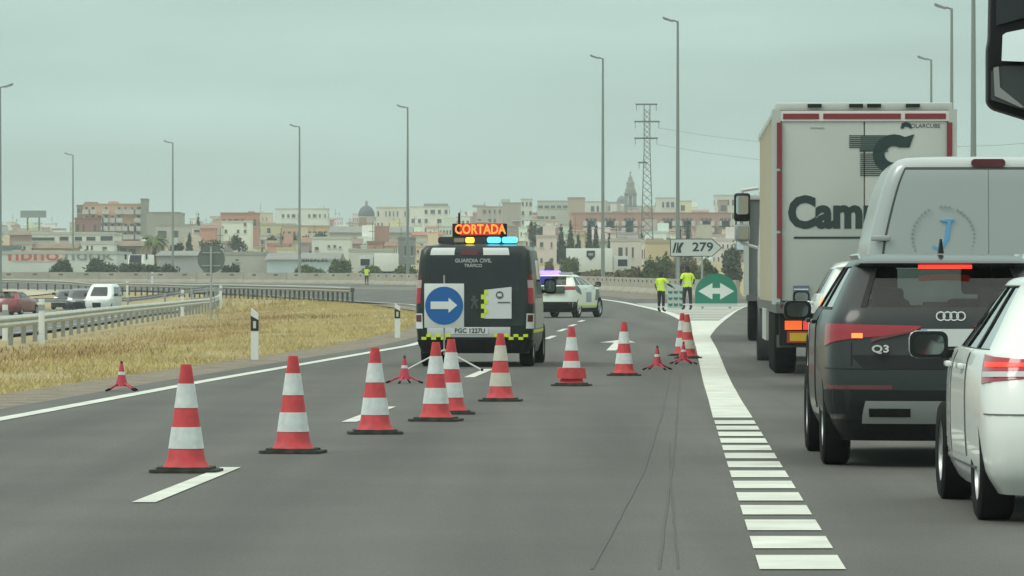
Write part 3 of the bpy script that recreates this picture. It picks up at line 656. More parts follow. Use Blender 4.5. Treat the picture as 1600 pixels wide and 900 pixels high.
for sg in (-1, 1): S.patch(sv, 'window_border', black_pl, [[(sg*S.ur(1.0), 18), (sg*S.ur(1.1), 18), (sg*S.ur(1.1), 21), (sg*S.ur(1.0), 21)]], .003, .008, 3, 6)
S.patch(sv, 'window_border', black_pl, [[(-S.ur(1.1), 21), (S.ur(1.1), 21), (S.ur(1.1), 22.2), (-S.ur(1.1), 22.2)]], .003, .008, 16, 3)  # top border of the rear window, spoiler shade included as black
sm_ = mat('panel_gap', (.006, .006, .006), .8)
for sg in (-1, 1): S.patch(sv, 'tailgate_gap', sm_, [[(sg*S.ur(1.16), S.v(.76)), (sg*S.ur(1.175), S.v(.76)), (sg*S.ur(1.175), S.v(.93)), (sg*S.ur(1.16), S.v(.93))]], .006, .012, 1, 8)
S.patch(sv, 'bumper_gap', sm_, [S.rect(-S.us(.02), S.us(.02), .735, .742)], .008, .012, 40, 1)
for sg in (-1, 1):
    for a_ in (.285, .595, .845): S.patch(sv, 'door_gap', sm_, [[(sg*S.us(a_), S.v(.42)), (sg*S.us(a_+.004), S.v(.42)), (sg*S.us(a_+.004), S.v(1.12)), (sg*S.us(a_), S.v(1.12))]], .007, .012, 1, 12)
# ---- white SUV between the panel van and the lorry
d_ = 56.0; loc = ((1278-800)/FPX*d_+.92, d_, zg(d_))
ws, S = car('queued_suv', 'white SUV half hidden between the dark SUV and the lorry', 'car', 'cars waiting in the queue', [(l[0]*1.03,)+l[1:] for l in SV], loc, -math.atan(.022), paint_white, 6, 7, (.82, 3.5, .82), .355, lower=1)
for sg in (-1, 1):
    S.patch(ws, 'tail_lamp', lit_amber if sg < 0 else red_lens, [S.rect(sg*S.ur(.8), sg*S.us(.02), 1.0, 1.17)], .01, .025, 10, 4)
    door_mirror(ws, sg*.87, 2.9, 1.18, sg, black_pl, .22, .16)
# ---- tall panel van with the blue monogram
PV = [(.28, .1, 5.8, .94, .12, .4, .02, 1, .9), (.5, .02, 5.9, 1.04, .12, .5, .02, 1, .88), (.9, 0, 5.9, 1.09, .12, .5, .02, 1, .86), (1.3, .01, 5.6, 1.1, .12, .5, .02, 1, .86), (1.65, .03, 5.0, 1.09, .12, .5, .02, 1, .88),
      (1.95, .05, 4.7, 1.03, .12, .4, .02, 1, .9), (2.25, .07, 4.45, .95, .12, .4, .02, 1, .9), (2.41, .085, 4.3, .885, .12, .4, .02, 1, .9), (2.48, .12, 4.2, .83, .12, .4, .02, 1, .9), (2.515, .2, 4.1, .74, .11, .4, .02, 1, .9), (2.53, .4, 3.9, .5, .1, .3, .02, 1, .9)]
paint_silver = mat('silver_grey_paint', (.34, .37, .365), .3, .2, coat=.5)
d_ = 40.6; pv = thing('panel_van', 'tall silver grey panel van with a blue letter on its rear doors', 'van', ((1545-800)/FPX*d_, d_, zg(d_)), -math.atan(.045)); S = Shell(PV, [.05, .2, .4, .6, .72, .9, 1], sub=2)
S.body(pv, [paint_silver, paint_silver, black_pl], (), [(sg*.95, y, .35, .42, .5) for sg in (-1, 1) for y in (1.0, 4.7)])
wheels(pv, [(sg*.92, y) for sg in (-1, 1) for y in (1.0, 4.7)], .35)
for sg in (-1, 1):
    dr = S.patch(pv, 'rear_door', paint_silver, [[(sg*.02, S.v(.62)), (sg*S.ur(.97), S.v(.62)), (sg*S.ur(.97), S.v(2.4)), (sg*.02, S.v(2.4))]], .012, .03, 10, 16)
    seam_d = mat('door_seam', (.06, .065, .065), .7)
    S.patch(pv, 'door_seam', seam_d, [[(sg*S.ur(.975), S.v(.6)), (sg*S.ur(.995), S.v(.6)), (sg*S.ur(.995), S.v(2.42)), (sg*S.ur(.975), S.v(2.42))]], .006, .012, 2, 20)
    S.patch(pv, 'door_seam', seam_d, [[(sg*.0, S.v(2.402)), (sg*S.ur(.99), S.v(2.402)), (sg*S.ur(.99), S.v(2.425)), (sg*.0, S.v(2.425))]], .006, .012, 10, 2)
    loop = rrect(.1, .76, 1.0, 2.14, .1, 6); pts_ = [Vector((sg*x_, .075-(2.14-z_)*.055-.0, z_)) for x_, z_ in loop]
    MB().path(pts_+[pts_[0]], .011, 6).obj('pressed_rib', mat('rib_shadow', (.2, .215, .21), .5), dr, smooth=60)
    for z in (1.78, .95): MB().box((sg*.98, .02, z), (.17, .05, .05)).obj('hinge', mat('hinge_grey', (.33, .35, .34), .5), dr, bevel=.012)
    S.patch(pv, 'tail_lamp', red_lens, [S.rect(sg*S.ur(1.02), sg*S.us(0), .8, 1.35)], .01, .02, 4, 6)
    door_mirror(pv, sg*1.05, 4.7, 1.22, sg, black_pl, .22, .3)
MB().prism(rrect(-.155, .155, 2.43, 2.5, .034), .07, .16).obj('stop_lamp', red_dark, pv)
blue_i = mat('blue_print', (.1, .33, .62), .5); grey_i = mat('faded_print', (.26, .29, .29), .5)
jx, jz = -.41, 1.79
MB().prism([(jx-.03, jz+.155), (jx+.1, jz+.165), (jx+.095, jz+.15), (jx+.07, jz+.14), (jx+.045, jz-.03), (jx+.005, jz-.1), (jx-.06, jz-.12), (jx-.1, jz-.09), (jx-.085, jz-.075), (jx-.055, jz-.095), (jx-.015, jz-.075), (jx+.012, jz-.02), (jx+.035, jz+.135), (jx-.02, jz+.145)], .018, .04).obj('monogram', blue_i, pv)
for k in range(30):
    a = R(205-230*k/29)
    if k in (12, 13, 17): continue
    MB().box((jx+.28*math.cos(a), .03, jz+.28*math.sin(a)), (.014, .02, .017), ry=-(a-R(90))).obj('ring_mark', grey_i, pv)
# ---- articulated lorry
def lorry(px_left, d, slope, label, W_=2.55, L_=13.6, H_=3.97, detail=True):
    lo = thing('articulated_lorry', label, 'lorry', ((px_left-800)/FPX*d+W_/2, d, zg(d)), -math.atan(slope), 'lorries in the queue')
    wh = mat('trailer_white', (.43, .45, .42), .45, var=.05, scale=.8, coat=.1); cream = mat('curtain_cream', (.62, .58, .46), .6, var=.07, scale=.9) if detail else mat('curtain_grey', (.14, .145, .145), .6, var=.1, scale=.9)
    h = W_/2; ZB = 1.08
    body = MB().bb(-h+.05, h-.05, .12, L_, ZB, H_-.12).obj('curtain_side', cream, lo)
    MB().bb(-h, h, .06, L_+.02, H_-.12, H_).obj('roof', wh, lo, bevel=.02)
    for sg in (-1, 1): MB().bb(sg*h-.06, sg*h+.06, .0, .12, ZB-.03, H_-.1).obj('corner_post', wh, lo)
    MB().bb(-h, h, 0, L_, ZB-.16, ZB).obj('bed', mat('chassis_grey', (.1, .1, .1), .6), lo)
    MB().bb(-.45, .45, .5, L_-1, .75, ZB-.16).obj('chassis', mat('chassis_dark', (.03, .03, .03), .7), lo)
    for k in range(9): MB().bb(-h-.004, -h+.06, 1.3+k*1.35, 1.36+k*1.35, ZB, H_-.1).obj('curtain_strap', mat('strap', (.5, .47, .38), .7), lo)
    if detail:
        for sg in (-1, 1):
            dr = MB().bb(min(sg*.008, sg*(h-.08)), max(sg*.008, sg*(h-.08)), .03, .1, ZB+.02, H_-.18).obj('rear_door', wh, lo, bevel=.01)
        red = mat('reflective_red', (.2, .02, .03), .4); whs = mat('strip_base', (.66, .62, .6), .5)
        MB().bb(-h+.01, h-.01, .01, .03, H_-.27, H_-.12).obj('header', whs, lo)
        for a, c in ((-h+.1, -h+.62), (-h+.68, h-.75), (h-.69, h-.1)): MB().bb(a, c, 0, .01, H_-.24, H_-.16).obj('reflective_strip', red, lo)
        for sg in (-1, 1):
            for a, c in ((3.02, 3.68), (2.12, 2.98), (1.14, 2.08)): MB().bb(sg*(h-.045)-.035, sg*(h-.045)+.035, -.012, -.0, a, c).obj('reflective_strip', red, lo)
        MB().bb(-h+.02, h-.02, .01, .06, ZB-.12, ZB).obj('sill', whs, lo)
        for a, c in ((-h+.06, -.5), (-.45, .4), (.45, h-.06)): MB().bb(a, c, .0, .01, ZB-.09, ZB-.03).obj('reflective_strip', red, lo)
        for x in (-.72, -.12, .14, .7): MB().box((x, .05, H_-.045), (.2, .1, .05)).obj('lock_hinge', black_pl, lo)
        gr = mat('logo_green', (.012, .03, .03), .45)
        # letter C with speed stripes
        cx, cz = .3, 3.22
        P = []
        for i in range(17): a = R(60+240*i/16); P.append((cx+.13+.31*math.cos(a), cz+.29*math.sin(a)))
        Q = [(cx+.13+.14*math.cos(R(60+240*i/16)), cz+.12*math.sin(R(60+240*i/16))) for i in range(17)]
        P = [(cx+.42, cz+.29)]+P[:]+[(cx+.3, cz-.27), (cx+.33, cz-.1)]+Q[::-1]+[(cx+.18, cz+.1), (cx+.35, cz+.1)]
        MB().prism(P, .018, .03).obj('logo_letter', gr, lo)
        for k in range(9):
            z = cz+.265-k*.028; MB().bb(cx-.52 if k < 7 else cx-.37, cx+.06-(.0 if k < 7 else .02), .02, .03, z, z+.011+.0006*k).obj('logo_stripe', gr, lo)
        for k in range(12):
            z = cz+.0-k*.028; MB().bb(cx-.36, cx-.02+.008*k, .02, .03, z, z+.012).obj('logo_stripe', gr, lo)
        MB().prism([(cx-.36+.01, cz+.27), (cx+.1, cz+.27), (cx+.0, cz+.06), (cx-.36+.01, cz+.06)], .022, .029).obj('logo_panel', mat('logo_mid', (.1, .13, .125), .5), lo)
        text('Camp', .62, gr, lo, (-.42, .025, 2.36), off=.028, sx=.92)
        MB().bb(-1.02, -.04, .022, .03, 2.0, 2.03).obj('logo_underline', gr, lo)
        text('POLARCUBE', .085, mat('grey_print', (.06, .065, .07), .5), lo, (.86, .026, H_-.34))
        MB().prism([(.52, H_-.37), (.54, H_-.3), (.6, H_-.28), (.66, H_-.3), (.69, H_-.37), (.66, H_-.38), (.64, H_-.35), (.58, H_-.35), (.56, H_-.38)], .02, .029).obj('bear_emblem', gr, lo)
        MB().bb(-.78, -.58, .024, .03, H_-.375, H_-.36).obj('small_print', grey_i, lo)
        # tail end: bumper, lamps, marking plate
        MB().bb(-h+.02, h-.02, .35, .5, .42, .6).obj('underrun_bar', mat('bar_grey', (.12, .12, .13), .5), lo)
        for sg in (-1, 1):
            q = MB().bb(min(sg*.62, sg*(h-.05)), max(sg*.62, sg*(h-.05)), .2, .4, .45, .93).obj('lamp_carrier', black_pl, lo)
            MB().bb(min(sg*.9, sg*(h-.13)), max(sg*.9, sg*(h-.13)), .17, .2, .68, .81).obj('amber_lamp', mat('lit_orange', (.6, .12, .02), .3, emit=(1, .11, .015), es=.9), lo)
            MB().bb(min(sg*.6, sg*.88), max(sg*.6, sg*.88), .17, .2, .68, .81).obj('tail_lamp', mat('lit_soft_red', (.5, .02, .02), .3, emit=(1, .06, .05), es=.7), lo)
            q = MB().bb(min(sg*.55, sg*(h-.16)), max(sg*.55, sg*(h-.16)), .16, .19, .49, .66).obj('marking_plate', mat('plate_red', (.35, .03, .02), .5), lo)
            MB().bb(min(sg*.6, sg*(h-.2)), max(sg*.6, sg*(h-.2)), .15, .17, .515, .635).obj('yellow_field', mat('plate_yellow', (.62, .36, .02), .5), q)
        MB().bb(-1.03, -.8, .0, .025, 1.1, 1.32).obj('door_sticker', mat('sticker_blue', (.1, .14, .19), .5), lo)
        for k in range(3): MB().bb(-1.02, -.81, -.004, .003, 1.14+k*.06, 1.155+k*.06).obj('sticker_line', white_m, lo)
    wheels(lo, [(sg*(h-.18), y) for sg in (-1, 1) for y in (2.6, 3.9, 5.2)], .5, .34, mat('steel_rim', (.2, .2, .2), .6, .3), 8)
    for sg in (-1,): MB().bb(sg*h-.02, sg*h+.03, 6.2, 9.2, .45, .95).obj('side_guard', mat('guard_grey', (.45, .45, .43), .5), lo)
    # tractor unit
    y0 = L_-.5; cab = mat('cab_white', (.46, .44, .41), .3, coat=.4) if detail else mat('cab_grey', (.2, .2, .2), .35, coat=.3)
    CB = [(.55, 0, 2.4, 1.2, .1, .3, .01, 1, .97), (1.1, 0, 2.5, 1.24, .1, .3, .01, 1, .97), (1.9, 0, 2.48, 1.24, .1, .3, .01, 1, .97), (2.0, 0, 2.46, 1.23, .1, .3, .01, 1, .97), (2.75, 0, 2.35, 1.2, .1, .3, .01, 1, .97), (3.3, 0, 2.2, 1.14, .12, .3, .01, 1, .95), (3.75, .1, 1.9, .95, .2, .3, .01, 1, .95)]
    cb = [(z, yr+y0+1.9, yf+y0+1.9, w, cr, cf, bo, a, c) for z, yr, yf, w, cr, cf, bo, a, c in CB]
    S_ = Shell(cb, [.1, .3, .5, .55, .9, .95, 1]); S_.body(lo, [cab, cab, black_pl], (), name='cab')
    for sg in (-1, 1): S_.patch(lo, 'side_window', gl_dark, [[(sg*S_.us(.5), 3), (sg*S_.us(.9), 3), (sg*S_.us(.9), 4), (sg*S_.us(.5), 4)]], .004, .01, 4, 4)
    for sg in (-1, 1): MB().lathe([(.56, -.2), (.6, -.2), (.6, .2), (.56, .2)], 20, c=(sg*1.1, y0+.3, .52), axis='x', cap=False).obj('mudguard', mat('guard_dark', (.09, .095, .1), .5), lo, smooth=50)
    MB().bb(-.45, .45, y0-.9, y0+2, .6, .95).obj('tractor_chassis', black_pl, lo)
    wheels(lo, [(sg*1.06, y) for sg in (-1, 1) for y in (y0+.3, y0+3.4)], .5, .32, MATS['steel_rim'], 8)
    for sg in (-1, 1):
        MB().cyl((sg*.95, y0+1.2, .7), (sg*.95, y0+2.4, .7), .32, n=16).obj('fuel_tank', alloy, lo, smooth=40)
        m_ = MB().box((sg*1.5, y0+4.3, 2.75), (.3, .16, .52)).obj('door_mirror', black_pl, lo, bevel=.05)
        MB().prism(rrect(sg*1.5-.11, sg*1.5+.11, 2.62, 2.96, .04), y0+4.2, y0+4.22).obj('mirror_pane', mirror_m, m_)
        k_ = MB().box((sg*1.5, y0+4.3, 2.28), (.28, .16, .32)).obj('wide_mirror', mat('mirror_shell', (.3, .31, .31), .4), lo, bevel=.05)
        MB().prism(rrect(sg*1.5-.11, sg*1.5+.11, 2.16, 2.4, .04), y0+4.2, y0+4.22).obj('mirror_pane', mirror_m, k_)
        MB().path([(sg*1.2, y0+4.25, 3.1), (sg*1.5, y0+4.3, 3.06), (sg*1.52, y0+4.3, 2.1), (sg*1.2, y0+4.25, 2.0)], .03).obj('mirror_arm', mat('arm_pale', (.5, .5, .47), .4), lo)
        MB().box((sg*1.1, y0+1.75, 2.4), (.06, .55, 2.2), rz=sg*.12).obj('side_deflector', mat('deflector_grey', (.26, .26, .25), .4), lo)
    return lo
lorry(1213, 64.8, .036, 'tall white articulated lorry with a dark logo and red edge strips')
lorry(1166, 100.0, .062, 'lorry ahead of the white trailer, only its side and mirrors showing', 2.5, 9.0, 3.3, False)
# ---- truck beside the camera, only its mirror reaches into view
tk = thing('queued_truck', 'dark truck at the picture edge, only its black mirror hanging into view', 'truck', (3.32, 6.6, 0), -math.atan(.045))
d0 = mat('truck_dark', (.035, .04, .042), .4, coat=.3)
CBt = [(.4, 6.6, 9.2, 1.2, .1, .35, .01, 1, .96), (1.2, 6.6, 9.3, 1.23, .1, .35, .01, 1, .96), (1.85, 6.6, 9.25, 1.23, .1, .35, .01, 1, .96), (2.7, 6.6, 9.05, 1.18, .1, .35, .01, 1, .96), (3.2, 6.7, 8.8, 1.05, .15, .35, .01, 1, .95)]
S = Shell(CBt, [.1, .3, .4, .45, .85, .95, 1]); S.body(tk, [d0, d0, black_pl], (), name='cab')
for sg in (-1, 1): S.patch(tk, 'side_window', gl_dark, [[(sg*S.us(.4), 2), (sg*S.us(.85), 2), (sg*S.us(.85), 3), (sg*S.us(.4), 3)]], .004, .01, 4, 4)
MB().bb(-1.22, 1.22, 0, 6.4, 1.0, 3.3).obj('cargo_box', mat('box_grey', (.3, .31, .31), .5), tk, bevel=.03)
MB().bb(-.45, .45, 0, 9, .55, 1.0).obj('chassis', black_pl, tk)
wheels(tk, [(sg*1.03, y) for sg in (-1, 1) for y in (1.6, 8.2)], .48, .3, MATS['steel_rim'], 8)
cx = -1.23; mp_ = at(1572, 60, 16.4); 
def loc_of(px, py, d):       # a point of the mirror in the truck's own axes
    p = at(px, py, d)-Vector(tk.location); a = math.atan(.045); return Vector((p.x*math.cos(a)-p.y*math.sin(a), p.x*math.sin(a)+p.y*math.cos(a), p.z))
c0 = loc_of(1546, 184, 16.4); c1 = loc_of(1630, -110, 16.4); ym = c0.y
def mz(py): return loc_of(1580, py, 16.4).z
def mxx(px): return loc_of(px, 60, 16.4).x
hs = MB().prism([(mxx(1549), mz(-110)), (mxx(1546), mz(60)), (mxx(1543), mz(75)), (mxx(1543), mz(160)), (mxx(1552), mz(170)), (mxx(1610), mz(188)), (mxx(1650), mz(190)), (mxx(1650), mz(-110))][::-1], ym, ym+.14).obj('mirror_housing', black_pl, tk, bevel=.012)
MB().prism([(mxx(1557), mz(-90)), (mxx(1556), mz(40)), (mxx(1640), mz(18)), (mxx(1640), mz(-90))][::-1], ym-.012, ym-.004).obj('main_mirror_pane', mat('dark_reflection', (.02, .022, .026), .06), hs)  # upper glass: its dark reflection is put into the base colour
o = MB().prism([(mxx(1564), mz(97)), (mxx(1640), mz(100)), (mxx(1640), mz(38)), (mxx(1572), mz(52)), (mxx(1566), mz(56))], ym-.014, ym-.004).obj('lower_pane', mirror_m, hs)
o.data.transform(Matrix.Translation((0, ym, mz(75))) @ Matrix.Rotation(R(-9), 4, 'X') @ Matrix.Translation((0, -ym, -mz(75)))); o.location.y = -.012
MB().prism([(mxx(1548), mz(112)), (mxx(1548), mz(156)), (mxx(1600), mz(172)), (mxx(1645), mz(176)), (mxx(1645), mz(103)), (mxx(1566), mz(103))], ym-.01, ym-.003).obj('wide_mirror_pane', mat('wide_dark_reflection', (.05, .055, .055), .08), hs)  # lower glass, coloured dark in place of what it reflects
MB().prism([(mxx(1552), mz(106)), (mxx(1554), mz(150)), (mxx(1594), mz(168)), (mxx(1600), mz(168)), (mxx(1562), mz(137)), (mxx(1560), mz(104))], ym-.016, ym-.009).obj('pane_reflection', mat('reflection_pale', (.3, .31, .3), .4), hs)  # pale streak reflected in the lower glass, modelled as a light-coloured shape
MB().path([(cx+.02, ym+.2, mz(-60)), (mxx(1640), ym+.1, mz(-60))], .03).path([(cx+.02, ym+.2, mz(150)), (mxx(1645), ym+.1, mz(150))], .03).obj('mirror_arm', black_pl, tk)
# ---- patrol van
pg = mat('patrol_green', (.012, .021, .021), .35, coat=.15, spec=.35)
GV = [(.22, .1, 4.9, .86, .13, .4, .03, .985, .9), (.4, .02, 5.0, .93, .13, .45, .04, .99, .88), (.62, 0, 5.0, .955, .13, .45, .04, .99, .86), (.95, .02, 4.95, .96, .12, .45, .04, .99, .86), (1.15, .03, 4.6, .958, .12, .4, .04, .99, .87), (1.2, .035, 4.2, .955, .12, .4, .04, .99, .88),
      (1.72, .075, 3.55, .91, .11, .35, .04, .99, .92), (1.88, .1, 3.4, .885, .11, .3, .04, .99, .92), (1.95, .15, 3.25, .82, .11, .3, .03, .985, .92), (1.975, .3, 3.0, .66, .1, .25, .03, .98, .92)]
d_ = 72.0; gv = thing('patrol_van', 'dark green patrol van with a lit message board and blue roof lights', 'van', ((741-800)/FPX*d_, d_, zg(d_)), -math.atan(.06)); S = Shell(GV, TS)
S.body(gv, [pg, pg, black_pl], (), [(sg*.83, y, .33, .4, .45) for sg in (-1, 1) for y in (.95, 4.05)])
wheels(gv, [(sg*.8, y) for sg in (-1, 1) for y in (.95, 4.05)], .34, .23)
dr = S.patch(gv, 'tailgate', pg, [[(-S.ur(.97), S.v(.66)), (S.ur(.97), S.v(.66)), (S.ur(.97), S.v(1.84)), (-S.ur(.97), S.v(1.84))]], .01, .02, 14, 14)
S.patch(dr, 'rear_window', gl_dark, [[(-S.ur(.9), S.v(1.2)), (S.ur(.9), S.v(1.2)), (S.ur(.92), S.v(1.78)), (-S.ur(.92), S.v(1.78))]], .014, .01, 14, 6)
wd = mat('white_decal', (.62, .64, .64), .4); yg = mat('fluor_yellow', (.5, .62, .02), .5, emit=(.5, .62, .02), es=.12)
for a, b_ in ((-S.ur(.92), -S.ur(.42)), (S.ur(.18), S.ur(.72))): S.patch(gv, 'white_decal', wd, [[(a, S.v(1.8)), (b_, S.v(1.8)), (b_, S.v(1.91)), (a, S.v(1.91))]], .016, .01, 6, 3)
S.patch(gv, 'stop_lamp', red_dark, [S.rect(-S.ur(.28), S.ur(.08), 1.8, 1.88)], .018, .01, 6, 2)
text('GUARDIA CIVIL', .085, mat('print_grey', (.35, .37, .37), .5), gv, (-.02, .05, 1.71), rot=(R(85), 0, 0), off=.002)
text('TRÁFICO', .07, MATS['print_grey'], gv, (-.02, .042, 1.63), rot=(R(85), 0, 0), off=.002)
for sg in (-1, 1):
    S.patch(gv, 'tail_lamp', red_lens, [S.rect(sg*S.ur(1.16), sg*S.us(.012), 1.02, 1.27)], .008, .015, 4, 4)
    S.patch(gv, 'tail_lamp_cap', red_dark, [S.rect(sg*S.ur(1.16), sg*S.us(.012), 1.4, 1.5)], .008, .015, 4, 3)
    S.patch(gv, 'indicator_lens', mat('indicator', (.42, .3, .28), .2), [S.rect(sg*S.ur(1.16), sg*S.us(.012), 1.272, 1.398)], .008, .015, 4, 3)
    q = S.patch(gv, 'white_decal', wd, [S.rect(sg*S.ur(1.06), sg*S.us(.01), .62, .86)], .008, .012, 5, 4)
    S.patch(gv, 'reflector', red_dark, [S.rect(sg*S.ur(1.12), sg*S.ur(1.5), .73, .84)], .014, .008, 3, 2)
    door_mirror(gv, sg*.92, 3.5, 1.3, sg, black_pl, .2, .26)
    for a, c in ((.3, .58), (.6, .86)):
        S.patch(gv, 'side_window', gl_dark, [[(sg*S.us(a), 5.1), (sg*S.us(c), 5.1), (sg*S.us(c), 6), (sg*S.us(a), 6)]], .004, .01, 5, 4)
    S.patch(gv, 'side_decal', mat('decal_silver', (.4, .42, .4), .4), [[(sg*S.us(.1), S.v(.62)), (sg*S.us(.8), S.v(.62)), (sg*S.us(.62), S.v(1.1)), (sg*S.us(.06), S.v(1.1))]], .004, .006, 8, 4)
    S.patch(gv, 'side_stripe', yg, [[(sg*S.us(.02), S.v(.55)), (sg*S.us(.9), S.v(.55)), (sg*S.us(.9), S.v(.6)), (sg*S.us(.02), S.v(.6))]], .006, .006, 8, 1)
MB().prism([(.16, .78), (.6, .78), (.6, 1.29), (.16, 1.24)], -.006, .03).obj('white_decal', wd, gv)
for k in range(6):
    MB().bb(.16+(0 if k % 2 else -.05), .16+(.06 if k % 2 else .01), -.012, .029, .79+k*.075, .865+k*.075).obj('checker_square', yg, gv)
MB().prism(circ(.41, 1.16, .062, 18), -.012, .013).obj('round_emblem', mat('emblem_grey', (.1, .11, .11), .5), gv); MB().prism(rrect(.375, .445, 1.135, 1.185, .01), -.018, .006).obj('emblem_core', wd, gv)
MB().bb(.38, .58, -.012, .014, 1.03, 1.05).obj('lettering_bar', MATS['emblem_grey'], gv)
em = mat('badge_steel', (.12, .14, .14), .3, .8)
MB().prism([(-.06, .94), (-.03, .94), (-.0, 1.03), (.03, .94), (.06, .95), (.03, 1.04), (.07, 1.08), (.05, 1.1), (.01, 1.07), (.02, 1.13), (-.01, 1.16), (-.04, 1.13), (-.02, 1.1), (-.06, 1.1), (-.06, 1.08), (-.02, 1.05)], -.004, .015).obj('lion_badge', em, gv)
MB().bb(-.76, .58, -.002, .02, .48, .645).obj('plate_panel', mat('panel_white', (.5, .52, .52), .5), gv, bevel=.006)
MB().bb(-.36, .22, -.012, -.002, .53, .635).obj('number_plate', plate_m, gv)
text('PGC 1227U', .105, ink, gv, (-.07, -.016, .583), off=.0018, sx=.95)
for k in range(22):
    if 5 < k < 15 and k % 2 == 0: continue
    if 6 < k < 14: continue
    x = -.85+k*.078; MB().bb(x, x+.078, -.012, .01, .44+(k % 2)*.045, .485+(k % 2)*.045).obj('checker_square', yg, gv)
S.patch(gv, 'bumper', black_pl, [S.rect(-S.us(.03), S.us(.03), .25, .44)], .012, .03, 20, 3)
# roof lights and message board
lb = MB().prism(rrect(-.62, .66, 1.98, 2.1, .05), .45, .75).obj('light_bar', mat('bar_dark', (.03, .035, .04), .3), gv)
blue_l = mat('lit_blue', (.1, .5, .9), .3, emit=(.05, .62, 1.0), es=3.2)
for a, c in ((.18, .4), (.42, .67)): MB().prism(rrect(a, c, 2.0, 2.095, .04), .43, .46).obj('blue_lamp', blue_l, lb)
MB().prism(rrect(-.17, -.03, 2.0, 2.09, .03), .43, .46).obj('amber_lamp', mat('lit_yellow', (.8, .4, .02), .3, emit=(1, .48, .04), es=3), lb)
MB().prism(rrect(-.36, -.19, 2.01, 2.08, .02), .435, .46).obj('lens', mat('lens_tan', (.3, .25, .18), .4), lb)
for x in (-.4, .4): MB().bb(x-.04, x+.04, .5, .7, 1.9, 1.99).obj('mount', black_pl, lb)
mb_ = MB().bb(-.42, .47, .9, 1.02, 2.02, 2.32).obj('message_board', black_pl, gv, bevel=.012)
MB().bb(-.3, .37, .892, .9, 2.13, 2.31).obj('led_field', mat('led_field', (.05, .01, .004), .5, emit=(1, .05, .006), es=.55), mb_)
text('CORTADA', .215, mat('led_text', (.5, .1, .02), .5, emit=(1, .22, .035), es=2.0), mb_, (.035, .886, 2.22), off=.004, sx=.8)
MB().cyl((-.33, 1.2, 1.9), (-.33, 1.2, 2.5), .025, .018, 6).obj('antenna', black_pl, gv)
# ---- patrol car, slewed across the far lane
d_ = 159.0; loc = ((856-800)/FPX*d_, d_-1.5, zg(d_))
pc, S = car('patrol_car', 'white and green patrol car with purple roof lights beyond the van', 'car', None, [(l[0]*.96, l[1]+(.25 if l[0] > 1.45 else 0))+l[2:3]+(l[3]*(.93 if l[0] > 1.45 else 1),)+l[4:] for l in SV], loc, R(-17), mat('patrol_white', (.68, .72, .64), .3, coat=.5), 6, 7, (.82, 3.5, .82), .36, glass_m=gl_tint, lower=1)
fg = mat('flank_green', (.06, .1, .07), .4)
S.patch(pc, 'green_flank', fg, [[(S.us(.7), S.v(.6)), (S.us(1.0), S.v(.6)), (S.us(1.0), S.v(1.0)), (S.us(.78), S.v(1.0))]], .008, .012, 8, 4)
S.patch(pc, 'green_flank', fg, [[(S.us(.03), S.v(.95)), (S.us(.2), S.v(.8)), (S.us(.12), S.v(1.13)), (S.us(.03), S.v(1.13))]], .008, .012, 8, 4)
S.patch(pc, 'bumper', black_pl, [S.rect(-S.us(.04), S.us(.04), .22, .56)], .01, .02, 24, 4)
for sg_ in (-1, 1): S.patch(pc, 'yellow_sill', yg, [S.rect(sg_*S.us(.1), sg_*S.us(.8), .4, .46)], .008, .012, 12, 1)
S.patch(pc, 'door_shield', mat('shield_grey', (.26, .31, .33), .5), [S.rect(S.us(.36), S.us(.55), .55, .9)], .012, .01, 4, 3)
for sg in (-1, 1):
    S.patch(pc, 'tail_lamp', red_lens, [S.rect(sg*S.ur(.7), sg*S.us(.03), .98, 1.1)], .01, .02, 8, 3)
    door_mirror(pc, sg*.87, 2.9, 1.18, sg, black_pl, .2, .18)
MB().box((-.05, -.0, .98), (1.3, .06, .26)).obj('tailgate_panel', mat('gate_green', (.05, .07, .05), .4), pc, bevel=.01)
MB().box((-.05, -.03, .95), (.2, .06, .26)).obj('tailgate_marker', mat('marker_pale', (.7, .75, .45), .5), pc, bevel=.02)
purple = mat('lit_purple', (.2, .12, .9), .3, emit=(.32, .2, 1.0), es=2.2); navy = mat('lit_navy', (.02, .02, .2), .3, emit=(.03, .02, .35), es=.5)
MB().prism(rrect(-.62, .1, 1.53, 1.66, .04), .95, 1.2).obj('light_bar', purple, pc); MB().prism(rrect(.1, .58, 1.53, 1.6, .04), .95, 1.2).obj('light_bar_cover', mat('bar_pale', (.4, .4, .45), .4), pc)
MB().bb(-.52, .05, .22, .32, 1.2, 1.46).obj('window_light', navy, pc)
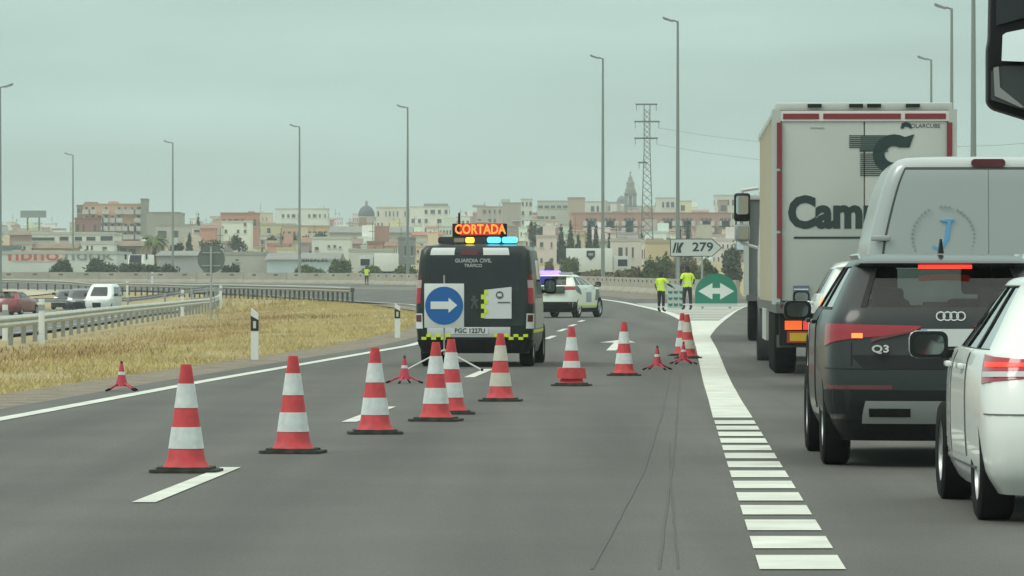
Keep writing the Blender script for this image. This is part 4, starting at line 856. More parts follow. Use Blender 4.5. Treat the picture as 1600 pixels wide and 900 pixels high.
# ---- cars on the slip road
LV = [(.2, .1, 4.3, .84, .15, .4, .04, .98, .92), (.4, .02, 4.38, .9, .16, .4, .05, .98, .9), (.6, 0, 4.4, .925, .16, .4, .05, .98, .9), (.85, .02, 4.32, .925, .15, .35, .05, .98, .9), (1.03, .04, 3.75, .92, .15, .3, .04, .98, .92), (1.18, .06, 3.5, .9, .14, .3, .04, .98, .94),
      (1.62, .12, 2.95, .78, .14, .3, .04, .98, .95), (1.75, .16, 2.75, .72, .14, .3, .03, .98, .95), (1.82, .3, 2.5, .6, .14, .3, .03, .98, .95)]
def oncoming(name, label, cat, lv, px, d, paint, k=1, rz=math.pi, wb=4, wt=6, r=.32):
    x = (px-800)/FPX*d; L_ = lv[2][2]; zz = T(x, d)+.06
    t_, S_ = car(name, label, cat, 'vehicles on the slip road', lv, (x, d+L_, zz), rz, paint, wb, wt, (.8, L_-.95, .8), r, doors=False, hole=False, glass_m=gl_dark)
    for sg in (-1, 1):
        u0 = S_.n-1; S_.patch(t_, 'headlamp', mat('headlamp', (.75, .76, .72), .15, coat=.5), [[(sg*(u0-5.6), S_.v(.72)), (sg*(u0-3.0), S_.v(.72)), (sg*(u0-3.2), S_.v(.86)), (sg*(u0-5.6), S_.v(.92))]], .01, .02, 6, 3)
        door_mirror(t_, sg*.88, L_*.62, 1.12, sg, black_pl, .2, .18)
    S_.patch(t_, 'grille', black_pl, [S_.rect(S_.n-3.6, S_.n-1.001, .3, .62), S_.rect(-(S_.n-1.001), -(S_.n-3.6), .3, .62)], .01, .02, 6, 3)
    return t_
oncoming('delivery_van', 'small white van coming towards us on the slip road', 'van', LV, 160, 288, paint_white, rz=math.pi-.09)
oncoming('oncoming_car', 'black car with a lit headlamp beside the small white van', 'car', [(l[0]*.83,)+l[1:] for l in LV], 126, 297, paint_black, rz=math.pi-.05)
oncoming('following_car', 'dark car behind the black car on the slip road', 'car', [(l[0]*.78,)+l[1:] for l in LV], 113, 318, paint_black, rz=math.pi-.2)
rc, S = car('red_car', 'dark red car at the picture edge on the slip road', 'car', 'vehicles on the slip road', [(l[0]*.98,)+l[1:] for l in HB], ((6-800)/FPX*262, 262, T(-29.7, 262)+.06), R(-14), paint_red, 6, 7, (.75, 3.29, .77), .315, doors=False)
for sg in (-1, 1): S.patch(rc, 'tail_lamp', red_lens, [S.rect(sg*S.ur(.7), sg*S.us(.03), .82, .95)], .008, .02, 6, 3)
# ================================================================== cones, signs, people
cone_red = mat('cone_red', (.47, .033, .04), .6, var=.22, scale=11, detail=10); cone_white = mat('cone_white', (.56, .59, .58), .5, var=.13, scale=13, detail=10); cone_dirty = mat('cone_dirty', (.5, .48, .4), .5, var=.08, scale=12)
base_m = mat('cone_base', (.05, .05, .045), .9, var=.4, scale=9, spec=.2, detail=9)
def cone(px, py, label, white=None, tilt=0, k=1.0):
    x, y = gnd(px, py); t_ = thing('traffic_cone', label, 'traffic cone', (x, y, zg(y)), random.uniform(-.25, .25), 'tall striped traffic cones')
    t_.scale = (k, k, k); t_.rotation_euler[1] = tilt
    MB().prismz(rrect(-.25, .25, -.2, .2, .05, 3), .004, .024).prismz(rrect(-.2, .2, -.17, .17, .05, 3), .024, .042).obj('base', base_m, t_)
    def r(z): return .142-(z-.07)/.715*.104
    def ring(nm, m, z0, z1, o=0): MB().lathe([(r(z0)+o-.004, z0-.0005), (r(z0)+o, z0), (r(z1)+o, z1), (r(z1)+o-.004, z1+.0005)], 24, cap=True).obj(nm, m, t_, smooth=50)
    b_ = MB().lathe([(.172, .04), (.162, .055), (r(.1), .1), (r(.76), .76), (r(.785), .785), (r(.785)-.012, .785), (r(.78)-.012, .74)], 24).obj('cone_body', cone_red, t_, smooth=50)
    ring('reflective_sleeve', white or cone_white, .175, .33, .004); ring('reflective_sleeve', white or cone_white, .47, .645, .004)
    return t_
cone(291, 738, 'nearest and largest striped traffic cone, standing on the lane dash')
cone(458, 708, 'second striped cone of the row, between the nearest cone and the lane dash')
cone(586, 678, 'third striped cone of the row, standing by the second lane dash')
cone(681, 658, 'striped cone in front of the blue sign, overlapping a farther cone')
cone(705, 647, 'striped cone half hidden behind another, before the blue sign')
cone(782, 627, 'striped cone with dirty cream bands before the van bumper', cone_dirty)
c_ = cone(893, 603, 'striped cone with a thick red collar at its foot, right of the van')
MB().lathe([(.2, .1), (.185, .24), (.17, .245), (.17, .1)], 24, cap=False).obj('collar', cone_red, c_, smooth=40)
cone(975, 587, 'striped cone standing over the painted arrow')
cone(1066, 556, 'striped cone at the gore tongue, the farther of the pair', None, .0)
cone(1075, 560, 'striped cone at the gore tongue, the nearer of the pair', cone_dirty, -.02)
small_red = mat('beacon_red', (.42, .02, .05), .5)
def beacon(px, py, label, rz=0):
    x, y = gnd(px, py); t_ = thing('folding_beacon', label, 'warning cone', (x, y, max(zg(y), T(x, y)+.05)), rz, 'small red folding warning cones')
    MB().lathe([(.085, .06), (.05, .18), (.028, .3), (.018, .34)], 14).obj('cone_body', small_red, t_, smooth=50)
    MB().lathe([(.047, .205), (.04, .245), (.036, .245), (.04, .205)], 14, cap=False).obj('white_band', cone_white, t_)
    MB().cyl((0, 0, .33), (0, 0, .38), .02, .015, 8).obj('lamp_tip', red_dark, t_)
    for k in range(4):
        a = k*math.pi/2+.5; l_ = MB().path([(.05*math.cos(a), .05*math.sin(a), .1), (.24*math.cos(a), .24*math.sin(a), .012)], .013).obj('leg', small_red, t_)
        MB().cyl((.2*math.cos(a), .2*math.sin(a), .03), (.26*math.cos(a), .26*math.sin(a), .008), .015, n=6).obj('foot', rubber, l_)
beacon(190, 611, 'small red folding warning cone on the gravel by the edge line', .3)
beacon(632, 599, 'small red folding warning cone left of the sign tripod', .8)
beacon(1027, 578, 'small red folding warning cone standing alone on the lane', 0)
beacon(1068, 569, 'small red folding warning cone in front of the pair of cones', .5)
# ---- blue arrow sign on tripod
d_ = 68.8; sgn = thing('arrow_sign', 'square white sign with blue disc and white arrow on a tripod', 'road sign', ((694-800)/FPX*d_, d_, zg(d_)))
k = d_/FPX; zc = HC-(481-443)*k; hw = 31*k; hh = 34.5*k
MB().bb(-hw, hw, -.01, .012, zc-hh, zc+hh).obj('panel', mat('sign_white', (.62, .64, .62), .45, var=.04, scale=5), sgn, bevel=.004)
MB().prism(circ(0, zc, hw*.96, 40), -.016, -.009).obj('blue_disc', mat('sign_blue', (.008, .11, .36), .4), sgn)
a_ = hw; MB().prism([(-.68*a_, zc-.17*a_), (.22*a_, zc-.17*a_), (.22*a_, zc-.36*a_), (.66*a_, zc+.02*a_), (.22*a_, zc+.4*a_), (.22*a_, zc+.21*a_), (-.68*a_, zc+.21*a_)], -.022, -.015).obj('white_arrow', white_m, sgn)
MB().cyl((0, .03, .25), (0, .03, zc+hh+.13), .012, n=8).obj('mast', galv, sgn)
for a, l_ in ((200, .62), (-20, .62), (80, .5)):
    o = MB().path([(0, .03, .33), (l_*math.cos(R(a)), .03+l_*math.sin(R(a)), .02)], .013).obj('leg', mat('leg_white', (.55, .57, .55), .4), sgn)
    MB().cyl((l_*math.cos(R(a)), .03+l_*math.sin(R(a)), .0), (l_*math.cos(R(a)), .03+l_*math.sin(R(a)), .04), .02, n=8).obj('foot', rubber, o)
# ---- exit arrow sign
d_ = 204; k = d_/FPX; x0 = (1088-800)*k; zg_ = zg(d_)
es = thing('exit_sign', 'white arrow-shaped exit sign reading 279 on two posts', 'road sign', (x0, d_, zg_))
def PX(px, py): return ((px-1088)*k, HC+(HOR-py)*k-zg_)
def poly(l): return [PX(*p) for p in l]
MB().prism(poly([(1047, 401), (1113, 401), (1128.5, 387), (1113, 373), (1047, 373)]), -.03, .0).obj('panel', mat('sign_rim', (.03, .04, .04), .5), es)
MB().prism(poly([(1048.2, 399.8), (1112.5, 399.8), (1126.5, 387), (1112.5, 374.2), (1048.2, 374.2)]), -.036, -.029).obj('panel_face', mat('sign_pale', (.5, .53, .5), .5), es)
gk = mat('sign_ink', (.02, .028, .03), .5)
for q in ([(1050.5, 395), (1053.5, 395), (1057.5, 379), (1054.5, 379)], [(1059, 395), (1064.5, 395), (1063.5, 388), (1069, 379), (1064, 379), (1060.5, 385), (1059, 390)], [(1056, 395), (1058, 395), (1061, 379), (1058.5, 379)]): MB().prism(poly(q), -.042, -.035).obj('exit_symbol', gk, es)
p = PX(1098, 386.5); text('279', .56, gk, es, (p[0], -.04, p[1]), off=.012, sx=1.15, ext=.003)
for px in (1060, 1097): q = PX(px, 387); MB().cyl((q[0], .06, -.1), (q[0], .06, q[1]+.3), .05, n=8).obj('post', galv, es, smooth=40)
# ---- green gore sign
d_ = 197; k = d_/FPX; gs = thing('gore_sign', 'green round-topped gore sign with a white double arrow', 'road sign', ((1119-800)*k, d_, zg(d_))); zg_ = zg(d_)
def PG(px, py): return ((px-1119)*k, HC+(HOR-py)*k-zg_)
arc = [(1119+33*math.cos(R(a)), 459-32*math.sin(R(a))) for a in range(0, 181, 10)]
MB().prism([PG(*p) for p in arc+[(1086, 474), (1152, 474)]][::-1], -.12, .12).obj('panel', mat('sign_green', (.008, .17, .11), .45), gs)
MB().prism([PG(*p) for p in ((1086.5, 479), (1151.5, 479), (1151.5, 474), (1086.5, 474))], -.11, .11).obj('foot_rail', mat('foot_pale', (.45, .5, .47), .5), gs)
for sg in (-1, 1): MB().prism([PG(1119+sg*a, b_) for a, b_ in ((6, 442), (6, 450), (0, 450), (0, 459), (6, 459), (6, 468), (28, 455))][::(1 if sg < 0 else -1)], -.13, -.119).obj('white_arrow', mat('arrow_white', (.6, .64, .6), .5), gs)
for sg in (-1, 1): MB().bb(sg*.6-.05, sg*.6+.05, -.05, .05, -.1, .1).obj('stub', galv, gs)
# ---- folded panel frame beside the officers
d_ = 193; k = d_/FPX; fp = thing('stacked_panels', 'pale frame of small green chevron panels between the two officers', 'panel stack', ((1056-800)*k, d_, zg(d_))); zg_ = zg(d_)
z1 = HC+(HOR-447)*k-zg_; z0 = .04
MB().prism([(-.36, z0), (.36, z0), (.36, z1), (-.36, z1+.15)], -.02, .02).obj('backing', mat('panel_pale', (.42, .48, .45), .5), fp)
for i in range(3):
    for j in range(3):
        x = -.24+i*.24; z = z0+.14+j*.27; MB().prism([(x-.09, z), (x, z-.06), (x+.09, z), (x+.09, z+.1), (x, z+.06), (x-.09, z+.1)], -.03, -.019).obj('green_chevron', mat('chev_green', (.03, .16, .12), .5), fp)
# ---- back of a round sign
d_ = 190; k = d_/FPX; x = (330-800)*k; zt = T(x, d_); rs = thing('round_sign', 'grey back of a large round sign on a single pole by the guard rail', 'road sign', (x, d_, zt))
zc = HC+(HOR-405)*k-zt; MB().prism(circ(0, zc, 21.5*k, 36), .0, .03).obj('disc', mat('sign_back', (.13, .16, .155), .6, .2, var=.05, scale=3), rs)
MB().cyl((0, -.05, -.2), (0, -.05, zc+.55), .055, n=8).obj('pole', galv, rs, smooth=40)
MB().bb(-.4, .4, -.03, -.0, zc-.3, zc-.25).bb(-.4, .4, -.03, -.0, zc+.25, zc+.3).obj('bracket', galv, rs)
MB().cyl((.35, .1, -.2), (.12, .0, 1.0), .03, n=6).obj('stay', galv, rs)
# ---- lamp posts
def lamp(px, py, d, arm, label, base=None, head=True):
    p = at(px, py, d); zt = base if base is not None else (zg(d) if d < 460 else T(p.x, d)); H = p.z-zt
    t_ = thing('street_lamp', label, 'street lamp', (p.x, d, zt), group='tall motorway lamps')
    MB().cyl((0, 0, -.1), (0, 0, H), .16, .075, 10).obj('pole', pole_grey, t_, smooth=50)
    MB().lathe([(.22, -.05), (.22, .08), (.16, .1)], 10).obj('base_plate', pole_grey, t_)
    MB().path([(0, 0, H-.05), (arm*.35, 0, H+.08)], .06).obj('arm', pole_grey, t_)
    MB().prism([(arm*.25, H+.02), (arm*1.0, H+.3), (arm*1.02, H+.2), (arm*.9, H+.1), (arm*.35, H-.06)][::int(-arm)], -.18, .18).obj('lantern', mat('lantern_grey', (.2, .22, .22), .5), t_)
lamp(0, 136, 345, 1, 'street lamp cut by the picture edge, its head pointing towards the road'); lamp(114, 242, 545, -1, 'street lamp in front of the tan apartment block, smallest of the row')
lamp(270, 223, 500, -1, 'street lamp left of the round sign back'); lamp(468, 198, 458, -1, 'street lamp in front of the pale blue warehouse')
lamp(637, 168, 418, -1, 'street lamp just left of the patrol van'); lamp(942, 91, 352, -1, 'street lamp rising behind the patrol car')
lamp(1059, 33, 300, -1, 'street lamp behind the exit sign, taller than the pylon'); lamp(1487, 13, 262, -1, 'street lamp rising behind the right edge of the trailer')
lamp(1455, 93, 330, -1, 'short-looking street lamp showing above the trailer roof'); lamp(1521, -60, 180, -1, 'street lamp pole rising above the silver van roof, its head out of the picture')
# ---- lattice pylon
d_ = 640; k = d_/FPX; p = at(1011, 425, d_); py = thing('power_pylon', 'steel lattice power pylon beside the church tower', 'pylon', (p.x, d_, T(p.x, d_))); zb = T(p.x, d_)
H = HC+(HOR-162)*k-zb; steel = mat('pylon_steel', (.13, .145, .14), .6, .4)
def hw_(z): return lerp(.95, .42, min(1, z/(H*.72)))
for sx in (-1, 1):
    for sy in (-1, 1): MB().path([(sx*hw_(0), sy*hw_(0), -.3), (sx*hw_(H*.72), sy*hw_(H*.72), H*.72), (sx*.42, sy*.42, H)], .07, 4).obj('leg', steel, py)
br = MB(); z = .5; s_ = 1
while z < H-1:
    z2 = z+hw_(z)*1.7; z2 = min(z2, H)
    for a, b_ in (((-1, -1), (1, -1)), ((1, -1), (1, 1)), ((1, 1), (-1, 1)), ((-1, 1), (-1, -1))):
        u, w_ = hw_(z), hw_(z2); br.cyl((a[0]*u, a[1]*u, z), (b_[0]*w_, b_[1]*w_, z2), .035, n=4); br.cyl((b_[0]*u, b_[1]*u, z), (a[0]*w_, a[1]*w_, z2), .035, n=4)
    z = z2
tag(br.obj('bracing', steel, py), None)
for yy, l0, l1 in ((163, 18, 16), (190, 20, 20), (216, 20, 17), (254, 14, 0)):
    z = HC+(HOR-yy)*k-zb; o = MB().box(((l1-l0)/2*k, 0, z), ((l0+l1)*k, .25, .22)).obj('cross_arm', steel, py)
    for q in (-l0*k+.15, l1*k-.15): MB().cyl((q, 0, z-.1), (q, 0, z-.9), .05, n=5).obj('insulator', mat('insulator', (.2, .22, .22), .5), o)
for yy in (190, 216):
    z = HC+(HOR-yy)*k-.9; a = Vector((p.x+17*k, d_, z)); b_ = Vector((p.x+70, d_-260, z-3))
    w_ = MB().path([a.lerp(b_, i/12)+Vector((0, 0, -5*(1-(2*i/12-1)**2))) for i in range(13)], .025, 4).obj('power_line', steel); tag(w_, 'thin power line running from the %s pylon arm' % ('middle' if yy == 190 else 'lower'), 'power line')
# ---- people
hivis = mat('hi_vis', (.55, .75, .03), .7, emit=(.5, .7, .02), es=.1); navy_c = mat('navy_cloth', (.012, .015, .022), .85); skin_m = mat('skin', (.35, .2, .14), .6)
def person(label, x, y, z, H, rz, arms, cap=True, stance=.11):
    """joints in metres for a 1.75 m figure facing +y; arms: ((elbow, hand) left, right)"""
    k = H/1.75
    V = [(0, 0, .95), (0, .0, 1.12), (0, -.01, 1.3), (0, 0, 1.43), (0, .01, 1.5), (0, .03, 1.6), (0, .03, 1.68)]
    Rr = [.155, .15, .175, .13, .06, .095, .075]; E = [(0, 1), (1, 2), (2, 3), (3, 4), (4, 5), (5, 6)]
    for sg in (-1, 1):
        b_ = len(V); V += [(sg*.1, 0, .88), (sg*stance, .02, .5), (sg*(stance+.01), -.02, .09), (sg*(stance+.02), .16, .04)]; Rr += [.105, .075, .05, .042]; E += [(0, b_), (b_, b_+1), (b_+1, b_+2), (b_+2, b_+3)]
        el, ha = arms[0 if sg < 0 else 1]; b_ = len(V); V += [(sg*.2, 0, 1.41), el, ha, tuple(Vector(ha)+(Vector(ha)-Vector(el)).normalized()*.09)]; Rr += [.072, .056, .04, .034]; E += [(3, b_), (b_, b_+1), (b_+1, b_+2), (b_+2, b_+3)]
    me = bpy.data.meshes.new('person'); me.from_pydata([tuple(c*k for c in v) for v in V], E, []); o = bpy.data.objects.new('person', me); COL.objects.link(o)
    md = o.modifiers.new('skin', 'SKIN'); 
    for i, r in enumerate(Rr): me.skin_vertices[0].data[i].radius = (r*k, r*k*(.8 if i in (1, 2, 3) else 1))
    me.skin_vertices[0].data[0].use_root = True; sb = o.modifiers.new('sub', 'SUBSURF'); sb.levels = 2; sb.render_levels = 2
    bpy.context.view_layer.update(); m2_ = bpy.data.meshes.new_from_object(o.evaluated_get(bpy.context.evaluated_depsgraph_get())); o.modifiers.clear(); o.data = m2_
    m2_.materials.clear()
    for m_ in (navy_c, hivis, skin_m, mat('strip_silver', (.55, .57, .57), .35), ink): m2_.materials.append(m_)
    hands = [Vector(arms[i][1])*k for i in (0, 1)]
    for f in m2_.polygons:
        c = f.center; zz = c.z/k; f.use_smooth = True
        if zz > 1.47: f.material_index = 2
        elif min((c-h).length for h in hands) < .1*k: f.material_index = 2
        elif abs(c.x)/k > .235 and zz < 1.25: f.material_index = 0
        elif zz > .92: f.material_index = 3 if 1.06 < zz < 1.1 else 1
        elif .2 < zz < .25: f.material_index = 3
        elif zz < .08: f.material_index = 4
        else: f.material_index = 0
    o.location = (x, y, z); o.rotation_euler = (0, 0, rz); tag(o, label, 'person', 'officers in hi-vis jackets')
    MB().lathe([(.103*k, 1.645*k), (.108*k, 1.68*k), (.1*k, 1.74*k), (.06*k, 1.775*k), (.001, 1.78*k)], 16, c=(0, .03*k, 0), cap=False).prismz([(-.07*k, .1*k), (.07*k, .1*k), (.05*k, .2*k), (-.05*k, .2*k)], 1.655*k, 1.668*k).obj('cap', navy_c, o, smooth=50)
    MB().lathe([(.085*k, 1.5*k), (.107*k, 1.56*k), (.108*k, 1.65*k)], 14, c=(0, .0, 0), cap=False).obj('hair', mat('dark_hair', (.02, .015, .012), .8), o, smooth=50)
    for sg in (-1, 1): MB().box((sg*.1*k, .04*k, 1.61*k), (.02*k, .045*k, .06*k)).obj('ear', skin_m, o)
    MB().box((0, .135*k, 1.6*k), (.028*k, .04*k, .05*k)).obj('nose', skin_m, o)
    return o
dn = ((-.27, -.02, 1.15), (-.27, .1, .92)), ((.27, -.02, 1.15), (.27, .1, .92))
x, y = gnd(1033, 487.5); person('officer in yellow vest with one arm stretched towards the stacked panels', x, y, zg(y), 1.62*(62/HC*0+1.0)*1.0, -.6, (((-.27, -.02, 1.15), (-.25, .1, .94)), ((.3, .12, 1.2), (.42, .36, 1.06))))
x, y = gnd(1075, 484.5); x = (1074-800)/FPX*y; person('broader officer in bright yellow jacket standing beside the green gore sign', x, y, zg(y), 1.86, .35, (((-.3, -.05, 1.15), (-.22, .16, 1.02)), ((.28, -.02, 1.16), (.2, .16, .98))), stance=.14)
person('lone officer in a yellow vest far off by the concrete barrier', (573-800)/FPX*418, 418, zg(418), 1.75, 2.8, dn)
# ================================================================== town, warehouses, trees
def lin(r, g_, b_): return tuple(((c/255+.055)/1.055)**2.4 if c > 10 else c/3294 for c in (r, g_, b_))
WM = {}
def wallm(c, k=1.0):
    key = c
    if key not in WM: WM[key] = mat('wall_%02x%02x%02x' % c, tuple(v*k for v in lin(*c)), .85, var=.07, scale=.25, detail=6)
    return WM[key]
win_m = mat('window_dark', (.055, .062, .066), .3); roof_t = mat('roof_tile', (.3, .13, .085), .85, var=.2, scale=.8); roof_g = mat('roof_grey', (.2, .2, .185), .85, var=.12, scale=.4); roof_b = mat('roof_brown', (.2, .145, .11), .85, var=.15, scale=.5); balc = mat('balcony_white', (.45, .45, .42), .7)
ROOFS = {'t': roof_t, 'g': roof_g, 'b': roof_b}
def building(name, label, cat, px0, px1, pyt, d, col, rows=0, cols=0, roof='f', depth=None, group=None, base=None, wins=None, win_w=.45, win_h=.42, boxes=(), balconies=False, rz=0, single=False, side_cols=2):
    k = d/FPX; w = (px1-px0)*k; xc = ((px0+px1)/2-800)*k; z0 = (base if base is not None else min(T(xc-w/2, d), T(xc+w/2, d), T(xc, d+10)))-.5
    zt = HC+(HOR-pyt)*k; H = zt-z0; D = depth or max(6, min(14, w*.8)); wm = wallm(col)
    t_ = thing(name, label, cat, (xc, d, z0), rz, group)
    hw = w/2
    rh = 0
    if roof in 'tgb' and roof != 'f': rh = min(H*.25, w*.12, 2.4)
    Hw = H-rh
    MB().bb(-hw, hw, 0, D, 0, Hw).obj('wall', wm, t_)
    if rh:
        MB().add([(-hw-.3, -.4, Hw), (hw+.3, -.4, Hw), (hw+.3, D+.4, Hw), (-hw-.3, D+.4, Hw), (-hw-.3, D/2, H), (hw+.3, D/2, H)], [(0, 1, 5, 4), (2, 3, 4, 5), (1, 2, 5), (3, 0, 4), (3, 2, 1, 0)]).obj('roof', ROOFS[roof], t_)
    else:
        MB().bb(-hw-.08, hw+.08, -.08, D+.08, Hw-.25, Hw+.12).obj('parapet', wallm(tuple(max(0, int(c*.86)) for c in col)), t_)
    rects = []
    if wins: rects = [((a-(px0+px1)/2)*k, (b_-(px0+px1)/2)*k, HC+(HOR-y1)*k-z0, HC+(HOR-y0)*k-z0) for a, b_, y0, y1 in wins]
    elif rows and cols:
        fh = min(3.2, Hw/rows); rw = random.Random(int(px0*13+pyt))
        for i in range(rows):
            for j in range(cols):
                if rw.random() < .2: continue
                cx_ = -hw+w*(j+.5)/cols; cw = w/cols*win_w*rw.choice((.7, 1, 1, 1.5)); zc_ = Hw-fh*(i+.55); rects.append((cx_-cw/2, cx_+cw/2, zc_-fh*win_h/2, zc_+fh*win_h/2))
    if single and rects:
        for a, b_, z0_, z1_ in rects:
            o = MB().bb(a, b_, -.03, .1, z0_, z1_).obj('window', win_m, t_); MB().bb(a-.08, b_+.08, -.14, -.02, z0_-.12, z0_).obj('sill', balc, o)
    elif rects:
        m_ = MB()
        for a, b_, z0_, z1_ in rects: m_.bb(a, b_, -.03, .1, z0_, z1_)
        o = m_.obj('windows', win_m, t_); o['kind'] = 'stuff'
        m_ = MB()
        for a, b_, z0_, z1_ in rects:
            if balconies: m_.bb(a-.5, b_+.5, -1.1, 0, z0_-.75, z0_-.6); m_.bb(a-.5, b_+.5, -1.1, -1.03, z0_-.6, z0_+.2)
            else: m_.bb(a-.1, b_+.1, -.14, -.031, z0_-.14, z0_)
        o = m_.obj('balconies' if balconies else 'sills', balc, t_); o['kind'] = 'stuff'
    if rows and rects and side_cols:       # openings on the flank that faces the middle of the view
        sg = 1 if xc < 0 else -1; m_ = MB(); fh = min(3.2, Hw/max(rows, 1))
        for i in range(rows):
            for j in range(side_cols): yc = D*(j+.5)/side_cols; zc_ = Hw-fh*(i+.55); m_.bb(sg*hw-.05, sg*hw+.05, yc-.6, yc+.6, zc_-.6, zc_+.6)
        o = m_.obj('flank_windows', win_m, t_); o['kind'] = 'stuff'
    if name == 'town_house' and not rh:
        rr = random.Random(int(px0*7+d)); q = rr.random()
        if q < .45: a = rr.uniform(-hw*.6, hw*.5); MB().bb(a, a+rr.uniform(1.2, 2.6), D*.2, D*.5, Hw, Hw+rr.uniform(1, 2.4)).obj('roof_house', wm, t_)
        if q > .3: a = rr.uniform(-hw*.8, hw*.8); MB().bb(a-.05, a+.05, D*.3, D*.3+.1, Hw, Hw+rr.uniform(1.5, 3)).bb(a-.5, a+.5, D*.3, D*.3+.06, Hw+1.4, Hw+1.48).obj('aerial', steel, t_)
    for bx in boxes:
        a, b_, yt = bx[:3]; c2 = bx[3] if len(bx) > 3 else col
        MB().bb((a-(px0+px1)/2)*k, (b_-(px0+px1)/2)*k, D*.2, D*.7, Hw-.1, HC+(HOR-yt)*k-z0).obj('roof_house', wallm(c2), t_)
    return t_
B = building
B('apartment_block', 'large tan and pink apartment block above the far rooftops', 'building', 130, 222, 319, 900, (196, 158, 134), 5, 9, boxes=((130, 147, 315, (140, 125, 118)), (167, 179, 314)), win_w=.4, balconies=True, depth=14)
B('apartment_wing', 'darker wing at the near end of the tan apartment block', 'building', 120, 131, 321, 905, (140, 118, 112), 4, 2); B('stair_tower', 'grey stair tower at the end of the tan apartment block', 'building', 220, 229, 311, 898, (128, 130, 120), 0, 0, side_cols=0)
B('brick_house', 'dark brick house below the tan apartment block', 'building', 117, 153, 341, 800, (140, 100, 94), 1, 4, single=True, win_w=.3)
B('grey_block', 'big plain grey block with blank walls', 'building', 229, 279, 332, 850, (148, 148, 138), 0, 0, depth=16); B('grey_annex', 'lower plain grey annex in front of the blank grey block', 'building', 243, 305, 351, 800, (172, 168, 158), 1, 3)
B('white_workshop', 'long low white workshop with a strip of dark windows', 'building', 50, 178, 364, 600, (204, 205, 196), wins=[(50, 85, 371, 376), (93, 107, 370, 376), (117, 128, 370, 376), (135, 149, 370, 376), (157, 176, 369, 376)], single=True, depth=12)
B('white_house', 'plain white house under the strip-windowed workshop', 'building', 128, 178, 379, 585, (205, 208, 202), wins=[(135, 138, 384, 391), (142, 145, 384, 391), (160, 167, 386, 389)], single=True)
B('brown_roofed_shed', 'low shed with a long brown roof at the picture edge', 'building', 15, 73, 360, 720, (150, 128, 118), 0, 0, 'b'); B('tan_shed', 'tan gabled shed above the red graffiti letters', 'building', 52, 118, 380, 560, (190, 165, 130), 0, 0, 'b')
B('cream_hut', 'small cream house with two dark windows by the picture edge', 'building', 22, 50, 379, 560, (190, 185, 172), wins=[(27, 31, 385, 391), (36, 40, 385, 391)], single=True); B('blue_shed', 'bluish grey shed cut by the picture edge', 'building', -12, 25, 385, 550, (120, 134, 138), 0, 0)
wl_ = B('lettered_wall', 'long white warehouse wall with big red and grey painted letters', 'warehouse', -15, 182, 394, 520, (190, 198, 194), 0, 0, depth=20)
k = 520/FPX
def WX(px): return (px-83.5)*k
zc = HC+(HOR-399)*k-wl_.location.z
MB().bb(WX(20), WX(100), -.05, .0, zc-.75, zc+.6).obj('mural_field', mat('mural_pink', (.5, .4, .36), .7, var=.25, scale=.8), wl_)
text('nbno', 1.9, mat('mural_red', (.42, .09, .08), .7), wl_, (WX(52), -.06, zc), off=.03, sx=1.55); text('ndok', 1.8, mat('mural_grey', (.2, .22, .22), .7), wl_, (WX(138), -.06, zc), off=.02, sx=1.55)
B('brown_verandah', 'brown roofed verandah building beside the palm', 'building', 180, 250, 376, 590, (132, 122, 112), 0, 0, 'b', wins=[(188, 197, 388, 400), (201, 212, 389, 398)])
B('lilac_warehouse', 'grey warehouse with a faded lilac wall behind the round sign', 'warehouse', 246, 316, 391, 515, (158, 160, 164), 0, 0, 'g', depth=18); B('grey_warehouse', 'grey concrete warehouse right of the round sign', 'warehouse', 334, 418, 395, 518, (168, 168, 160), wins=[(368, 373, 405, 408)], depth=18)
pb = B('blue_warehouse', 'long pale blue warehouse with small dark lettering and a grey roof', 'warehouse', 417, 527, 394, 510, (176, 192, 200), 0, 0, 'g', depth=18)
text('CEREALES', .52, ink, pb, (1.2, -.04, HC+(HOR-407)*(510/FPX)-pb.location.z), off=.01, sx=1.5)
B('white_gabled_house', 'white gabled house with a few small square windows', 'building', 346, 392, 346, 800, (222, 222, 206), wins=[(351, 355, 359, 364), (370, 374, 359, 364), (381, 385, 359, 364), (381, 385, 348, 353)], single=True); B('red_brick_block', 'red brick block behind the white gabled house', 'building', 345, 403, 333, 830, (178, 128, 112), 1, 6, boxes=((387, 396, 330),))
B('low_white_house', 'low white house with a terracotta wall end', 'building', 300, 346, 354, 790, (206, 202, 190), wins=[(303, 312, 359, 363)]); B('terracotta_wing', 'terracotta coloured wing against the low white house', 'building', 313, 336, 357, 785, (184, 132, 114), 0, 0)
B('pale_block', 'wide pale block with blank upper walls on the skyline', 'building', 430, 512, 326, 1100, (208, 212, 204), 2, 10, boxes=((442, 449, 328), (480, 500, 323)), win_h=.25); B('beige_row', 'beige row of houses below the wide pale block', 'building', 392, 440, 350, 900, (192, 184, 152), 2, 6); B('orange_row', 'faded orange row of houses above the dark trees', 'building', 440, 512, 353, 890, (190, 160, 130), 1, 9)
B('round_eaved_house', 'cream house with a pale flat roof in front of the dark trees', 'building', 414, 463, 377, 640, (212, 202, 176), wins=[(418, 424, 383, 389), (428, 452, 382, 387)], single=True); B('lilac_house', 'grey lilac house behind the blue warehouse', 'building', 463, 490, 380, 650, (160, 148, 148), 1, 3); B('white_flat_house', 'white flat roofed house above the blue warehouse', 'building', 487, 548, 371, 640, (204, 208, 200), wins=[(492, 498, 386, 391), (512, 516, 383, 387), (521, 525, 383, 387), (530, 533, 385, 388)], single=True)
